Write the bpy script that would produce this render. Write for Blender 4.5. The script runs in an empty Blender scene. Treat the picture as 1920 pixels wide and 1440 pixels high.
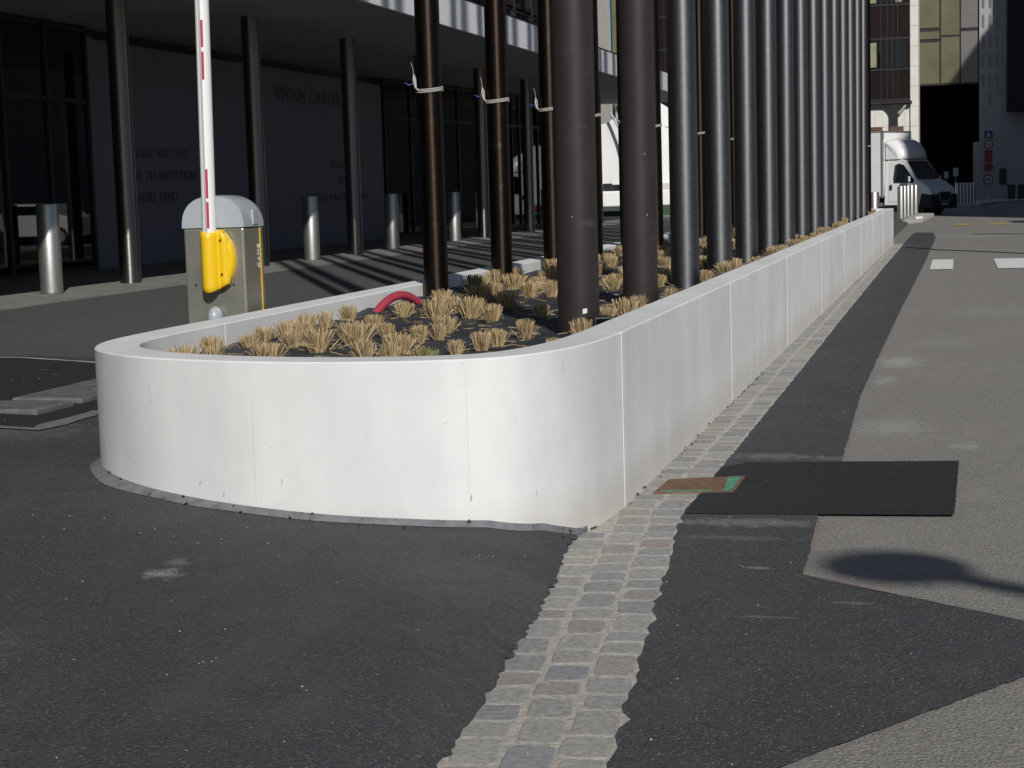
import bpy, math, random
from mathutils import Vector, Matrix, noise
R = math.radians
SC = bpy.context.scene
COL = SC.collection

# ------------------------------------------------------------------ camera
cam_d = bpy.data.cameras.new('camera'); cam = bpy.data.objects.new('camera', cam_d); COL.objects.link(cam)
cam_d.sensor_width = 36.0; cam_d.lens = 60.0; cam_d.clip_start = 0.1; cam_d.clip_end = 2000
YAW, PITCH, ROLL = R(14.7), math.atan(363/3200), 0.03
r_ = Vector((math.cos(YAW), math.sin(YAW), 0))
f_ = Vector((-math.sin(YAW)*math.cos(PITCH), math.cos(YAW)*math.cos(PITCH), -math.sin(PITCH)))
u_ = r_.cross(f_)
Rt = r_*math.cos(ROLL) - u_*math.sin(ROLL); Ut = r_*math.sin(ROLL) + u_*math.cos(ROLL)
M = Matrix.Identity(4)
for i in range(3):
    M[i][0] = Rt[i]; M[i][1] = Ut[i]; M[i][2] = -f_[i]
M[2][3] = 1.45
cam.matrix_world = M
SC.camera = cam

# ------------------------------------------------------------------ light
AZ, EL = R(26), R(31.5)                                   # sun behind the camera, to the right
to_sun = Vector((math.sin(AZ)*math.cos(EL), -math.cos(AZ)*math.cos(EL), math.sin(EL)))
w = bpy.data.worlds.new('World'); SC.world = w; w.use_nodes = True
nt = w.node_tree; bg = nt.nodes['Background']
sky = nt.nodes.new('ShaderNodeTexSky'); sky.sky_type = 'NISHITA'; sky.sun_disc = False
sky.sun_elevation = EL; sky.sun_rotation = math.atan2(to_sun.x, to_sun.y)
sky.air_density = 1.0; sky.dust_density = 0.4; sky.ozone_density = 3.5
nt.links.new(sky.outputs[0], bg.inputs[0]); bg.inputs[1].default_value = 0.045
sd = bpy.data.lights.new('sun', 'SUN'); sd.energy = 3.7; sd.angle = R(0.53); sd.color = (1.0, 0.965, 0.915)
sun = bpy.data.objects.new('sun', sd); COL.objects.link(sun)
sun.rotation_euler = (-to_sun).to_track_quat('-Z', 'Y').to_euler()
SC.view_settings.view_transform = 'Standard'; SC.view_settings.look = 'None'
SC.view_settings.exposure = 0.0; SC.view_settings.gamma = 1.0
SC.cycles.use_denoising = True
SC.cycles.max_bounces = 6

# ------------------------------------------------------------------ materials
def new_mat(name):
    m = bpy.data.materials.new(name); m.use_nodes = True
    return m, m.node_tree, m.node_tree.nodes['Principled BSDF']
def plain(name, col, rough=0.5, metal=0.0, spec=0.5, var=0.0, scale=8.0, bump=0.0, coat=0.0, bscale=60.0):
    m, t, b = new_mat(name)
    b.inputs['Roughness'].default_value = rough; b.inputs['Metallic'].default_value = metal
    b.inputs['Specular IOR Level'].default_value = spec
    b.inputs['Coat Weight'].default_value = coat
    b.inputs['Base Color'].default_value = (*col, 1)
    tc = t.nodes.new('ShaderNodeTexCoord')
    n = t.nodes.new('ShaderNodeTexNoise'); n.inputs['Scale'].default_value = scale; n.inputs['Detail'].default_value = 6
    t.links.new(tc.outputs['Object'], n.inputs['Vector'])
    if var > 0:
        cr = t.nodes.new('ShaderNodeValToRGB')
        cr.color_ramp.elements[0].position = 0.3; cr.color_ramp.elements[1].position = 0.7
        cr.color_ramp.elements[0].color = (*[c*(1-var) for c in col], 1)
        cr.color_ramp.elements[1].color = (*[min(1, c*(1+var)) for c in col], 1)
        t.links.new(n.outputs['Fac'], cr.inputs[0]); t.links.new(cr.outputs[0], b.inputs['Base Color'])
        mr = t.nodes.new('ShaderNodeMapRange'); mr.inputs['To Min'].default_value = max(0, rough-0.08); mr.inputs['To Max'].default_value = min(1, rough+0.08)
        t.links.new(n.outputs['Fac'], mr.inputs['Value']); t.links.new(mr.outputs[0], b.inputs['Roughness'])
    if bump > 0:
        n2 = t.nodes.new('ShaderNodeTexNoise'); n2.inputs['Scale'].default_value = bscale; n2.inputs['Detail'].default_value = 4
        t.links.new(tc.outputs['Object'], n2.inputs['Vector'])
        bp = t.nodes.new('ShaderNodeBump'); bp.inputs['Strength'].default_value = bump; bp.inputs['Distance'].default_value = 0.01
        t.links.new(n2.outputs['Fac'], bp.inputs['Height']); t.links.new(bp.outputs[0], b.inputs['Normal'])
    return m
def mix(t, a, bcol, fac, mode='MIX'):
    n = t.nodes.new('ShaderNodeMix'); n.data_type = 'RGBA'; n.blend_type = mode
    for sock, v in (('A', a), ('B', bcol)):
        s = [i for i in n.inputs if i.name == sock and i.type == 'RGBA'][0]
        if isinstance(v, tuple): s.default_value = (*v, 1)
        else: t.links.new(v, s)
    if isinstance(fac, (int, float)): n.inputs[0].default_value = fac
    else: t.links.new(fac, n.inputs[0])
    return [o for o in n.outputs if o.type == 'RGBA'][0]
def ramp(t, src, p0, p1, c0=(0, 0, 0), c1=(1, 1, 1)):
    cr = t.nodes.new('ShaderNodeValToRGB'); e = cr.color_ramp.elements
    e[0].position = p0; e[1].position = p1; e[0].color = (*c0, 1); e[1].color = (*c1, 1)
    t.links.new(src, cr.inputs[0]); return cr.outputs[0]
def noise_n(t, scale, detail=4, vec=None, rough=0.55, stretch=None):
    tc = t.nodes.new('ShaderNodeTexCoord'); n = t.nodes.new('ShaderNodeTexNoise')
    n.inputs['Scale'].default_value = scale; n.inputs['Detail'].default_value = detail; n.inputs['Roughness'].default_value = rough
    v = tc.outputs['Object']
    if stretch:
        mp = t.nodes.new('ShaderNodeMapping'); mp.inputs['Scale'].default_value = stretch
        t.links.new(v, mp.inputs['Vector']); v = mp.outputs[0]
    t.links.new(v, n.inputs['Vector']); return n.outputs['Fac']
def asphalt(name, dark, light, speck=(0.35, 0.33, 0.29), speck_amt=0.5, dust=(0.2, 0.19, 0.17), dust_amt=0.35, rough=0.8, bump=0.6, cell=75, spots=()):
    m, t, b = new_mat(name)
    big = ramp(t, noise_n(t, 0.8, 5, stretch=(1, .6, 1)), 0.35, 0.68)
    base = mix(t, dark, light, big)
    mid = ramp(t, noise_n(t, 5.0, 8, rough=0.7), 0.42, 0.62)
    base = mix(t, base, dark, mid)
    fine = ramp(t, noise_n(t, 105, 3, rough=0.8), 0.38, 0.72)
    base = mix(t, base, tuple(min(1, c*1.75) for c in light), fine)
    # streaky dust along the wheel tracks
    du = ramp(t, noise_n(t, 2.2, 9, rough=0.75, stretch=(1.0, .35, 1)), 0.52, 0.74)
    k = t.nodes.new('ShaderNodeMath'); k.operation = 'MULTIPLY'; k.inputs[1].default_value = dust_amt
    t.links.new(du, k.inputs[0]); base = mix(t, base, dust, k.outputs[0])
    # pale aggregate showing through
    tc = t.nodes.new('ShaderNodeTexCoord')
    for sc_, th in ((cell, 0.24), (cell*.4, 0.10)):
        vo = t.nodes.new('ShaderNodeTexVoronoi'); vo.inputs['Scale'].default_value = sc_
        t.links.new(tc.outputs['Object'], vo.inputs['Vector'])
        spot = ramp(t, vo.outputs['Distance'], th, th+0.10, (1, 1, 1), (0, 0, 0))
        sel = ramp(t, vo.outputs['Color'], 0.62, 0.66)
        mm = t.nodes.new('ShaderNodeMath'); mm.operation = 'MULTIPLY'; t.links.new(spot, mm.inputs[0]); t.links.new(sel, mm.inputs[1])
        m2 = t.nodes.new('ShaderNodeMath'); m2.operation = 'MULTIPLY'; m2.inputs[1].default_value = speck_amt; t.links.new(mm.outputs[0], m2.inputs[0])
        base = mix(t, base, speck, m2.outputs[0])
    # scuffs, spills and dusty smears with a place of their own
    for cx, cy, rx, ry, amt in spots:
        mp = t.nodes.new('ShaderNodeMapping'); mp.inputs['Location'].default_value = (-cx/rx, -cy/ry, 0); mp.inputs['Scale'].default_value = (1/rx, 1/ry, 0)
        t.links.new(tc.outputs['Object'], mp.inputs['Vector'])
        ln = t.nodes.new('ShaderNodeVectorMath'); ln.operation = 'LENGTH'; t.links.new(mp.outputs[0], ln.inputs[0])
        n3 = noise_n(t, 14, 7, rough=.75, stretch=(1, .6, 1))
        ad = t.nodes.new('ShaderNodeMath'); ad.operation = 'MULTIPLY_ADD'; ad.inputs[1].default_value = -3.2; t.links.new(n3, ad.inputs[0]); t.links.new(ln.outputs['Value'], ad.inputs[2])
        sh = t.nodes.new('ShaderNodeMapRange'); sh.inputs['From Min'].default_value = -1.25; sh.inputs['From Max'].default_value = -.55; sh.inputs['To Min'].default_value = amt; sh.inputs['To Max'].default_value = 0
        t.links.new(ad.outputs[0], sh.inputs['Value'])
        base = mix(t, base, (.36, .35, .33), sh.outputs[0])
    t.links.new(base, b.inputs['Base Color']); b.inputs['Roughness'].default_value = rough
    b.inputs['Specular IOR Level'].default_value = 0.35
    v2 = t.nodes.new('ShaderNodeTexVoronoi'); v2.inputs['Scale'].default_value = cell*1.1
    t.links.new(tc.outputs['Object'], v2.inputs['Vector'])
    bp = t.nodes.new('ShaderNodeBump'); bp.inputs['Strength'].default_value = bump; bp.inputs['Distance'].default_value = 0.006
    t.links.new(v2.outputs['Distance'], bp.inputs['Height']); t.links.new(bp.outputs[0], b.inputs['Normal'])
    return m
def concrete(name, c0=(0.665, 0.67, 0.67), c1=(0.79, 0.79, 0.78), foot=True):
    m, t, b = new_mat(name)
    st = ramp(t, noise_n(t, 1.2, 7, rough=.6, stretch=(1.7, 1.7, .4)), 0.28, 0.66)
    base = mix(t, c0, c1, st)
    cl = ramp(t, noise_n(t, .9, 8, rough=.7, stretch=(1, 1, .7)), 0.46, 0.72)
    k = t.nodes.new('ShaderNodeMath'); k.operation = 'MULTIPLY'; k.inputs[1].default_value = 0.5; t.links.new(cl, k.inputs[0])
    base = mix(t, base, tuple(c*.8 for c in c0), k.outputs[0])
    # small dark scuffs
    sc1 = ramp(t, noise_n(t, 11.0, 3, stretch=(1.6, 1.6, .6)), 0.73, 0.80)
    k2 = t.nodes.new('ShaderNodeMath'); k2.operation = 'MULTIPLY'; k2.inputs[1].default_value = 0.10; t.links.new(sc1, k2.inputs[0])
    base = mix(t, base, (0.33, 0.31, 0.28), k2.outputs[0])
    # air holes
    tc = t.nodes.new('ShaderNodeTexCoord')
    vo = t.nodes.new('ShaderNodeTexVoronoi'); vo.inputs['Scale'].default_value = 16; t.links.new(tc.outputs['Object'], vo.inputs['Vector'])
    hol = ramp(t, vo.outputs['Distance'], 0.035, 0.055, (1, 1, 1), (0, 0, 0))
    sel = ramp(t, vo.outputs['Color'], 0.7, 0.72)
    mm = t.nodes.new('ShaderNodeMath'); mm.operation = 'MULTIPLY'; t.links.new(hol, mm.inputs[0]); t.links.new(sel, mm.inputs[1])
    m3 = t.nodes.new('ShaderNodeMath'); m3.operation = 'MULTIPLY'; m3.inputs[1].default_value = 0.5; t.links.new(mm.outputs[0], m3.inputs[0])
    base = mix(t, base, (0.3, 0.29, 0.27), m3.outputs[0])
    if foot:                                            # splash dirt along the foot of the wall
        sx = t.nodes.new('ShaderNodeSeparateXYZ'); t.links.new(tc.outputs['Object'], sx.inputs[0])
        ad = t.nodes.new('ShaderNodeMath'); ad.operation = 'MULTIPLY_ADD'; ad.inputs[1].default_value = -0.16
        t.links.new(noise_n(t, 4.0, 6), ad.inputs[0]); t.links.new(sx.outputs['Z'], ad.inputs[2])
        dr = ramp(t, ad.outputs[0], 0.0, 0.16, (1, 1, 1), (0, 0, 0))
        k4 = t.nodes.new('ShaderNodeMath'); k4.operation = 'MULTIPLY'; k4.inputs[1].default_value = 0.5; t.links.new(dr, k4.inputs[0])
        base = mix(t, base, (0.5, 0.455, 0.39), k4.outputs[0])
    t.links.new(base, b.inputs['Base Color']); b.inputs['Roughness'].default_value = 0.75; b.inputs['Specular IOR Level'].default_value = 0.3
    bp = t.nodes.new('ShaderNodeBump'); bp.inputs['Strength'].default_value = 0.12; bp.inputs['Distance'].default_value = 0.004
    t.links.new(noise_n(t, 90, 4), bp.inputs['Height']); t.links.new(bp.outputs[0], b.inputs['Normal'])
    return m
def island_mat(name, cols, rough=0.8, spec=0.3, nscale=40, bump=0.3, var=0.3):
    m, t, b = new_mat(name)
    g = t.nodes.new('ShaderNodeNewGeometry')
    cr = t.nodes.new('ShaderNodeValToRGB'); e = cr.color_ramp.elements
    while len(e) < len(cols): e.new(0.5)
    for i, c in enumerate(cols): e[i].position = i/len(cols); e[i].color = (*c, 1)
    cr.color_ramp.interpolation = 'CONSTANT'
    t.links.new(g.outputs['Random Per Island'], cr.inputs[0])
    n = noise_n(t, nscale, 6, rough=.7)
    dk = ramp(t, n, 0.3, 0.75, tuple([1-var]*3), tuple([1+var*.6]*3))
    base = mix(t, cr.outputs[0], dk, 1.0, 'MULTIPLY')
    t.links.new(base, b.inputs['Base Color']); b.inputs['Roughness'].default_value = rough; b.inputs['Specular IOR Level'].default_value = spec
    if bump:
        bp = t.nodes.new('ShaderNodeBump'); bp.inputs['Strength'].default_value = bump; bp.inputs['Distance'].default_value = 0.006
        t.links.new(n, bp.inputs['Height']); t.links.new(bp.outputs[0], b.inputs['Normal'])
    return m

MT = {}
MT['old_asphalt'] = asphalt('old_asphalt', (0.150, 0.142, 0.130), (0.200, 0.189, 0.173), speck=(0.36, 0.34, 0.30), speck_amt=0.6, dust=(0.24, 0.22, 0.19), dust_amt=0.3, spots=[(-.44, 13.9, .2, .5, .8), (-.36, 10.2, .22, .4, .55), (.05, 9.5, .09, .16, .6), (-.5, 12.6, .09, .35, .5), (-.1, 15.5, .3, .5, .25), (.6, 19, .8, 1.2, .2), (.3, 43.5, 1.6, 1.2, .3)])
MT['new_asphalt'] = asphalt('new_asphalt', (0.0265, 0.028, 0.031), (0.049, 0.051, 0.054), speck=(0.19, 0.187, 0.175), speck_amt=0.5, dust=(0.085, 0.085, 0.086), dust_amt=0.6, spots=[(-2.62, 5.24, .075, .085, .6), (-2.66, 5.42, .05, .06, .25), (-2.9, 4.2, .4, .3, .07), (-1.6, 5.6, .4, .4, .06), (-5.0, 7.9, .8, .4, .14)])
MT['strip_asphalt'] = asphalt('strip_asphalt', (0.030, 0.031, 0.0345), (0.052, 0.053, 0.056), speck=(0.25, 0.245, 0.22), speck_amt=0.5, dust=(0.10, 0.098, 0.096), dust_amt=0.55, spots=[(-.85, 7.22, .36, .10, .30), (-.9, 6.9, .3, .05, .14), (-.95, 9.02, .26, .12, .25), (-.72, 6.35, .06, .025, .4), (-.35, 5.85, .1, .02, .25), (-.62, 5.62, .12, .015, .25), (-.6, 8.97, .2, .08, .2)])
MT['patch_asphalt'] = asphalt('patch_asphalt', (0.0095, 0.010, 0.0125), (0.015, 0.016, 0.019), speck=(0.2, 0.16, 0.08), speck_amt=0.3, dust=(0.03, 0.03, 0.032), dust_amt=0.2, rough=.9)
MT['plaza_asphalt'] = asphalt('plaza_asphalt', (0.050, 0.050, 0.050), (0.075, 0.074, 0.072), speck=(0.2, 0.19, 0.17), speck_amt=0.4, dust=(0.1, 0.095, 0.085), dust_amt=0.4)
MT['concrete'] = concrete('wall_concrete')
MT['mortar'] = plain('mortar', (0.43, 0.405, 0.355), 0.9, var=.28, scale=35, bump=.6, bscale=150)
MT['joint'] = plain('joint_mortar', (0.86, 0.86, 0.84), 0.8)
MT['fillet'] = plain('fillet_mortar', (0.15, 0.155, 0.165), 0.85, var=.25, scale=20, bump=.5)
MT['cobble'] = island_mat('cobble_stone', [(.345, .335, .315), (.30, .30, .293), (.37, .36, .33), (.36, .33, .30), (.305, .308, .308), (.385, .37, .335), (.335, .30, .282), (.35, .345, .325), (.285, .29, .293), (.36, .345, .315)], rough=.88, nscale=42, bump=.55, var=.40)
MT['straw'] = island_mat('dry_straw', [(.54, .41, .23), (.40, .285, .145), (.63, .50, .31), (.30, .205, .10), (.48, .37, .21), (.42, .33, .16)], rough=.7, nscale=30, bump=0, var=.25)
MT['green_straw'] = island_mat('green_straw', [(.38, .30, .14), (.16, .20, .07), (.45, .35, .18), (.11, .15, .05), (.3, .24, .11)], rough=.7, nscale=30, bump=0, var=.25)
MT['soil'] = plain('weed_fabric', (0.034, 0.039, 0.047), 0.55, var=.5, scale=7, bump=.7, bscale=35, spec=.4)
MT['brown_pole'] = plain('brown_paint', (0.027, 0.0215, 0.0215), 0.50, var=.12, scale=6, spec=.35)
MT['slate_pole'] = plain('slate_paint', (0.165, 0.175, 0.19), 0.42, metal=.93, var=.06, scale=5, spec=.5)
MT['steel'] = plain('stainless_steel', (0.42, 0.415, 0.40), 0.22, metal=1.0, var=.06, scale=30)
def aniso(name, col, rough, an):
    m = plain(name, col, rough, metal=1.0, var=.06, scale=30); t = m.node_tree; b = t.nodes['Principled BSDF']
    tg = t.nodes.new('ShaderNodeTangent'); tg.direction_type = 'RADIAL'; tg.axis = 'Z'
    t.links.new(tg.outputs[0], b.inputs['Tangent']); b.inputs['Anisotropic'].default_value = an; b.inputs['Anisotropic Rotation'].default_value = .25
    return m
MT['steel'] = aniso('stainless_steel', (0.23, 0.225, 0.215), 0.34, .8)
def flecks(m):
    t = m.node_tree; b = t.nodes['Principled BSDF']; tc = t.nodes.new('ShaderNodeTexCoord'); oi = t.nodes.new('ShaderNodeObjectInfo')
    ad = t.nodes.new('ShaderNodeVectorMath'); ad.operation = 'ADD'; t.links.new(tc.outputs['Object'], ad.inputs[0]); t.links.new(oi.outputs['Location'], ad.inputs[1])
    vo = t.nodes.new('ShaderNodeTexVoronoi'); vo.inputs['Scale'].default_value = 7; t.links.new(ad.outputs[0], vo.inputs['Vector'])
    sp = ramp(t, vo.outputs['Distance'], .018, .032, (1, 1, 1), (0, 0, 0)); sl = ramp(t, vo.outputs['Color'], .6, .62)
    m1 = t.nodes.new('ShaderNodeMath'); m1.operation = 'MULTIPLY'; t.links.new(sp, m1.inputs[0]); t.links.new(sl, m1.inputs[1])
    n = t.nodes.new('ShaderNodeTexNoise'); n.inputs['Scale'].default_value = 3; n.inputs['Detail'].default_value = 8; n.inputs['Roughness'].default_value = .7
    mp = t.nodes.new('ShaderNodeMapping'); mp.inputs['Scale'].default_value = (1, 1, 2.5); t.links.new(ad.outputs[0], mp.inputs['Vector']); t.links.new(mp.outputs[0], n.inputs['Vector'])
    sm = ramp(t, n.outputs['Fac'], .60, .78, (0, 0, 0), (.10, .10, .10))
    m2 = t.nodes.new('ShaderNodeMath'); m2.operation = 'MAXIMUM'; t.links.new(m1.outputs[0], m2.inputs[0]); t.links.new(sm, m2.inputs[1])
    src = b.inputs['Base Color'].links[0].from_socket if b.inputs['Base Color'].links else tuple(b.inputs['Base Color'].default_value)[:3]
    t.links.new(mix(t, src, (.42, .42, .43), m2.outputs[0]), b.inputs['Base Color'])
MT['bronze_pole'] = aniso('bronze_paint', (0.034, 0.0245, 0.0195), 0.42, .65)
MT['slate_pole'] = aniso('slate_paint', (0.145, 0.149, 0.157), 0.47, .45)
for k_ in ('bronze_pole', 'slate_pole', 'brown_pole'): flecks(MT[k_])
MT['brushed'] = plain('brushed_steel', (0.50, 0.49, 0.47), 0.40, metal=.9, var=.06, scale=40)
MT['rope'] = plain('pale_rope', (0.40, 0.385, 0.345), 0.8)
MT['blue_cord'] = plain('blue_cord', (0.03, 0.07, 0.30), 0.6)
MT['cabinet'] = plain('cabinet_steel', (0.29, 0.283, 0.24), 0.36, metal=.55, var=.18, scale=4)
MT['grey_plastic'] = plain('grey_plastic', (0.38, 0.41, 0.44), 0.25, spec=.5, coat=.3)
MT['yellow'] = plain('yellow_plastic', (0.80, 0.52, 0.012), 0.38, coat=.2)
MT['white_paint'] = plain('white_paint', (0.80, 0.80, 0.79), 0.35)
MT['grey_groove'] = plain('grey_groove', (0.40, 0.40, 0.40), 0.5)
MT['red_tape'] = plain('red_tape', (0.42, 0.02, 0.07), 0.4)
MT['black'] = plain('black_plastic', (0.012, 0.012, 0.013), 0.5)
MT['dark_metal'] = plain('dark_metal', (0.02, 0.02, 0.022), 0.45)
MT['glass_dark'] = plain('tinted_glass', (0.004, 0.005, 0.006), 0.015, spec=.6)
MT['red_hose'] = plain('red_conduit', (0.36, 0.045, 0.065), 0.42, var=.2, scale=20)
MT['orange'] = plain('orange_plastic', (0.55, 0.10, 0.05), 0.5)
MT['rust'] = plain('rusty_plate', (0.155, 0.085, 0.045), 0.75, var=.35, scale=25, bump=.4)
MT['green_paint'] = plain('green_paint', (0.08, 0.26, 0.17), 0.7, var=.4, scale=30)
MT['panel'] = plain('panel_cladding', (0.19, 0.192, 0.245), 0.6, var=.06, scale=.6, spec=.25)
MT['letter'] = plain('dark_lettering', (0.10, 0.101, 0.128), 0.6, spec=.2)
MT['soffit'] = plain('soffit_panel', (0.34, 0.345, 0.36), 0.7, var=.1, scale=.5, spec=.2)
MT['fascia'] = plain('fascia_panel', (0.80, 0.80, 0.84), 0.5, var=.05, scale=1)
MT['maroon'] = plain('maroon_panel', (0.009, 0.0028, 0.0034), 0.5, spec=.2, var=.2, scale=1)
MT['maroon_frame'] = plain('dark_bronze_frame', (0.018, 0.014, 0.014), 0.4)
MT['pale_blind'] = plain('pale_blind', (0.26, 0.25, 0.16), 0.7, var=.2, scale=2)
MT['olive'] = plain('olive_glass', (0.125, 0.12, 0.072), 0.25, var=.15, scale=.8)
MT['grey_glass'] = plain('grey_glass', (0.16, 0.15, 0.145), 0.25, var=.1, scale=.8)
MT['paving'] = plain('pale_paving', (0.20, 0.195, 0.18), 0.85, var=.18, scale=3, bump=.3)
MT['slab'] = plain('stone_slab', (0.12, 0.117, 0.112), 0.8, var=.3, scale=9, bump=.4)
MT['kerb'] = plain('kerb_concrete', (0.42, 0.41, 0.38), 0.85, var=.15, scale=6, bump=.3)
MT['road_white'] = plain('road_white', (0.72, 0.71, 0.68), 0.75, var=.12, scale=9)
MT['road_yellow'] = plain('road_yellow', (0.42, 0.29, 0.075), 0.8, var=.3, scale=9)
MT['pink'] = plain('pink_marking', (0.22, 0.15, 0.13), 0.9, var=.3, scale=12)
MT['scuff'] = plain('pale_scuff', (0.33, 0.32, 0.30), 0.9, var=.3, scale=12)
MT['seam'] = plain('casting_seam', (0.655, 0.65, 0.635), 0.8)
MT['scuff_dark'] = plain('dark_scuff', (0.46, 0.44, 0.41), 0.85, var=.4, scale=60)
MT['tar'] = plain('tar_seal', (0.025, 0.025, 0.026), 0.6)  # dark tone for the painted shadows of overhead wires
MT['grass'] = plain('lawn', (0.035, 0.085, 0.025), 0.9, var=.4, scale=20)
MT['ground'] = plain('far_ground', (0.12, 0.115, 0.105), 0.9, var=.2, scale=.4)
MT['truck_white'] = plain('truck_paint', (0.78, 0.78, 0.77), 0.3, coat=.4)
MT['box_white'] = plain('box_panel', (0.84, 0.83, 0.81), 0.45, var=.03, scale=2)
MT['alu'] = plain('aluminium', (0.55, 0.55, 0.54), 0.35, metal=.8)
MT['bumper'] = plain('bumper_plastic', (0.018, 0.018, 0.020), 0.55)
MT['tyre'] = plain('tyre_rubber', (0.012, 0.012, 0.012), 0.8)
MT['lamp_glass'] = plain('lamp_glass', (0.45, 0.47, 0.50), 0.08, metal=.4, coat=.5)
MT['lamp_red'] = plain('lamp_red', (0.55, 0.03, 0.02), 0.2, coat=.5)
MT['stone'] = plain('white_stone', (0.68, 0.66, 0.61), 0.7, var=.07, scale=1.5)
MT['tower_stone'] = plain('tower_stone', (0.31, 0.315, 0.335), 0.7, var=.07, scale=1.5)  # white tower stone darkened, deep street shade put into its colour
MT['stone_joint'] = plain('stone_joint', (0.33, 0.32, 0.30), 0.8)
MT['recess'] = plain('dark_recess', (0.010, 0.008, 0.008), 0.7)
MT['brownbeam'] = plain('brown_beam', (0.115, 0.05, 0.028), 0.6, var=.2, scale=3)
MT['sculpt'] = plain('white_shell', (0.86, 0.86, 0.85), 0.45)
MT['sign_blue'] = plain('sign_blue', (0.012, 0.035, 0.15), 0.4)
MT['sign_red'] = plain('sign_red', (0.17, 0.010, 0.014), 0.4)
MT['sign_white'] = plain('sign_white', (0.36, 0.36, 0.37), 0.4)
MT['block_wall'] = plain('office_render', (0.36, 0.34, 0.31), 0.8, var=.1, scale=.5)

# ------------------------------------------------------------------ mesh helpers
class MB:
    def __init__(self): self.v = []; self.f = []; self.s = []; self.m = []; self.mi = 0
    def add(self, vs, fs, smooth=False):
        o = len(self.v); self.v += [tuple(p) for p in vs]
        for f in fs: self.f.append(tuple(o+i for i in f)); self.s.append(smooth); self.m.append(self.mi)
        return self
    def box(self, x0, x1, y0, y1, z0, z1):
        v = [(x0, y0, z0), (x1, y0, z0), (x1, y1, z0), (x0, y1, z0), (x0, y0, z1), (x1, y0, z1), (x1, y1, z1), (x0, y1, z1)]
        return self.add(v, [(0, 3, 2, 1), (4, 5, 6, 7), (0, 1, 5, 4), (1, 2, 6, 5), (2, 3, 7, 6), (3, 0, 4, 7)])
    def prism(self, poly, z0, z1):                      # poly counter-clockwise in XY
        n = len(poly); v = [(x, y, z0) for x, y in poly] + [(x, y, z1) for x, y in poly]
        return self.add(v, [tuple(range(n-1, -1, -1)), tuple(range(n, 2*n))] + [(i, (i+1) % n, n+(i+1) % n, n+i) for i in range(n)])
    def extrude_y(self, poly, y0, y1, inset=None):      # poly in XZ
        n = len(poly); v = [(x, y0, z) for x, z in poly] + [(x, y1, z) for x, z in poly]
        return self.add(v, [tuple(range(n)), tuple(range(2*n-1, n-1, -1))] + [((i+1) % n, i, n+i, n+(i+1) % n) for i in range(n)])
    def cyl(self, p0, p1, r0, r1=None, n=24, caps=True, smooth=True):
        r1 = r0 if r1 is None else r1
        p0, p1 = Vector(p0), Vector(p1); d = (p1-p0).normalized()
        a = d.orthogonal().normalized(); b = d.cross(a)
        v = [p0+(a*math.cos(2*math.pi*i/n)+b*math.sin(2*math.pi*i/n))*r0 for i in range(n)] + [p1+(a*math.cos(2*math.pi*i/n)+b*math.sin(2*math.pi*i/n))*r1 for i in range(n)]
        self.add(v, [(i, (i+1) % n, n+(i+1) % n, n+i) for i in range(n)], smooth)
        if caps: self.add(v, [tuple(range(n-1, -1, -1)), tuple(range(n, 2*n))])
        return self
    def tube(self, pts, r, n=8, smooth=True):
        pts = [Vector(p) for p in pts]; vs = []; fs = []; ref = Vector((0, 0, 1))
        for i, p in enumerate(pts):
            d = (pts[min(i+1, len(pts)-1)]-pts[max(i-1, 0)]).normalized()
            a = d.cross(ref); a = a.normalized() if a.length > 1e-4 else d.orthogonal().normalized(); b = d.cross(a)
            rr = r[i] if isinstance(r, (list, tuple)) else r
            vs += [p+(a*math.cos(2*math.pi*k/n)+b*math.sin(2*math.pi*k/n))*rr for k in range(n)]
        for i in range(len(pts)-1):
            fs += [(i*n+k, i*n+(k+1) % n, (i+1)*n+(k+1) % n, (i+1)*n+k) for k in range(n)]
        self.add(vs, fs, smooth)
        return self.add(vs, [tuple(range(n-1, -1, -1)), tuple(range(len(vs)-n, len(vs)))])
    def lathe(self, prof, n=32, c=(0, 0), smooth=True): # prof [(r, z)]
        vs = []; fs = []
        for r, z in prof: vs += [(c[0]+r*math.cos(2*math.pi*k/n), c[1]+r*math.sin(2*math.pi*k/n), z) for k in range(n)]
        for i in range(len(prof)-1): fs += [(i*n+k, i*n+(k+1) % n, (i+1)*n+(k+1) % n, (i+1)*n+k) for k in range(n)]
        return self.add(vs, fs, smooth)
    def ellipsoid(self, c, rx, ry, rz, n=20, m=12):
        vs = []; fs = []
        for j in range(m+1):
            th = math.pi*j/m-math.pi/2
            for k in range(n):
                a = 2*math.pi*k/n; vs.append((c[0]+rx*math.cos(th)*math.cos(a), c[1]+ry*math.cos(th)*math.sin(a), c[2]+rz*math.sin(th)))
        for j in range(m): fs += [(j*n+k, j*n+(k+1) % n, (j+1)*n+(k+1) % n, (j+1)*n+k) for k in range(n)]
        return self.add(vs, fs, True)
def obj(name, mb, mats, parent=None, bevel=0.0, segs=2, loc=None):
    me = bpy.data.meshes.new(name); me.from_pydata(mb.v, [], mb.f); me.update()
    for p, s, mi in zip(me.polygons, mb.s, mb.m): p.use_smooth = s; p.material_index = mi
    for m in (mats if isinstance(mats, (list, tuple)) else [mats]): me.materials.append(MT[m])
    o = bpy.data.objects.new(name, me); COL.objects.link(o)
    if parent: o.parent = parent
    if loc: o.location = loc
    if bevel:
        b = o.modifiers.new('bevel', 'BEVEL'); b.width = bevel; b.segments = segs; b.limit_method = 'ANGLE'; b.angle_limit = R(40)
    return o
def tag(o, label, cat, group=None, kind=None):
    if label: o['label'] = label
    if cat: o['category'] = cat
    if group: o['group'] = group
    if kind: o['kind'] = kind
    return o
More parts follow.
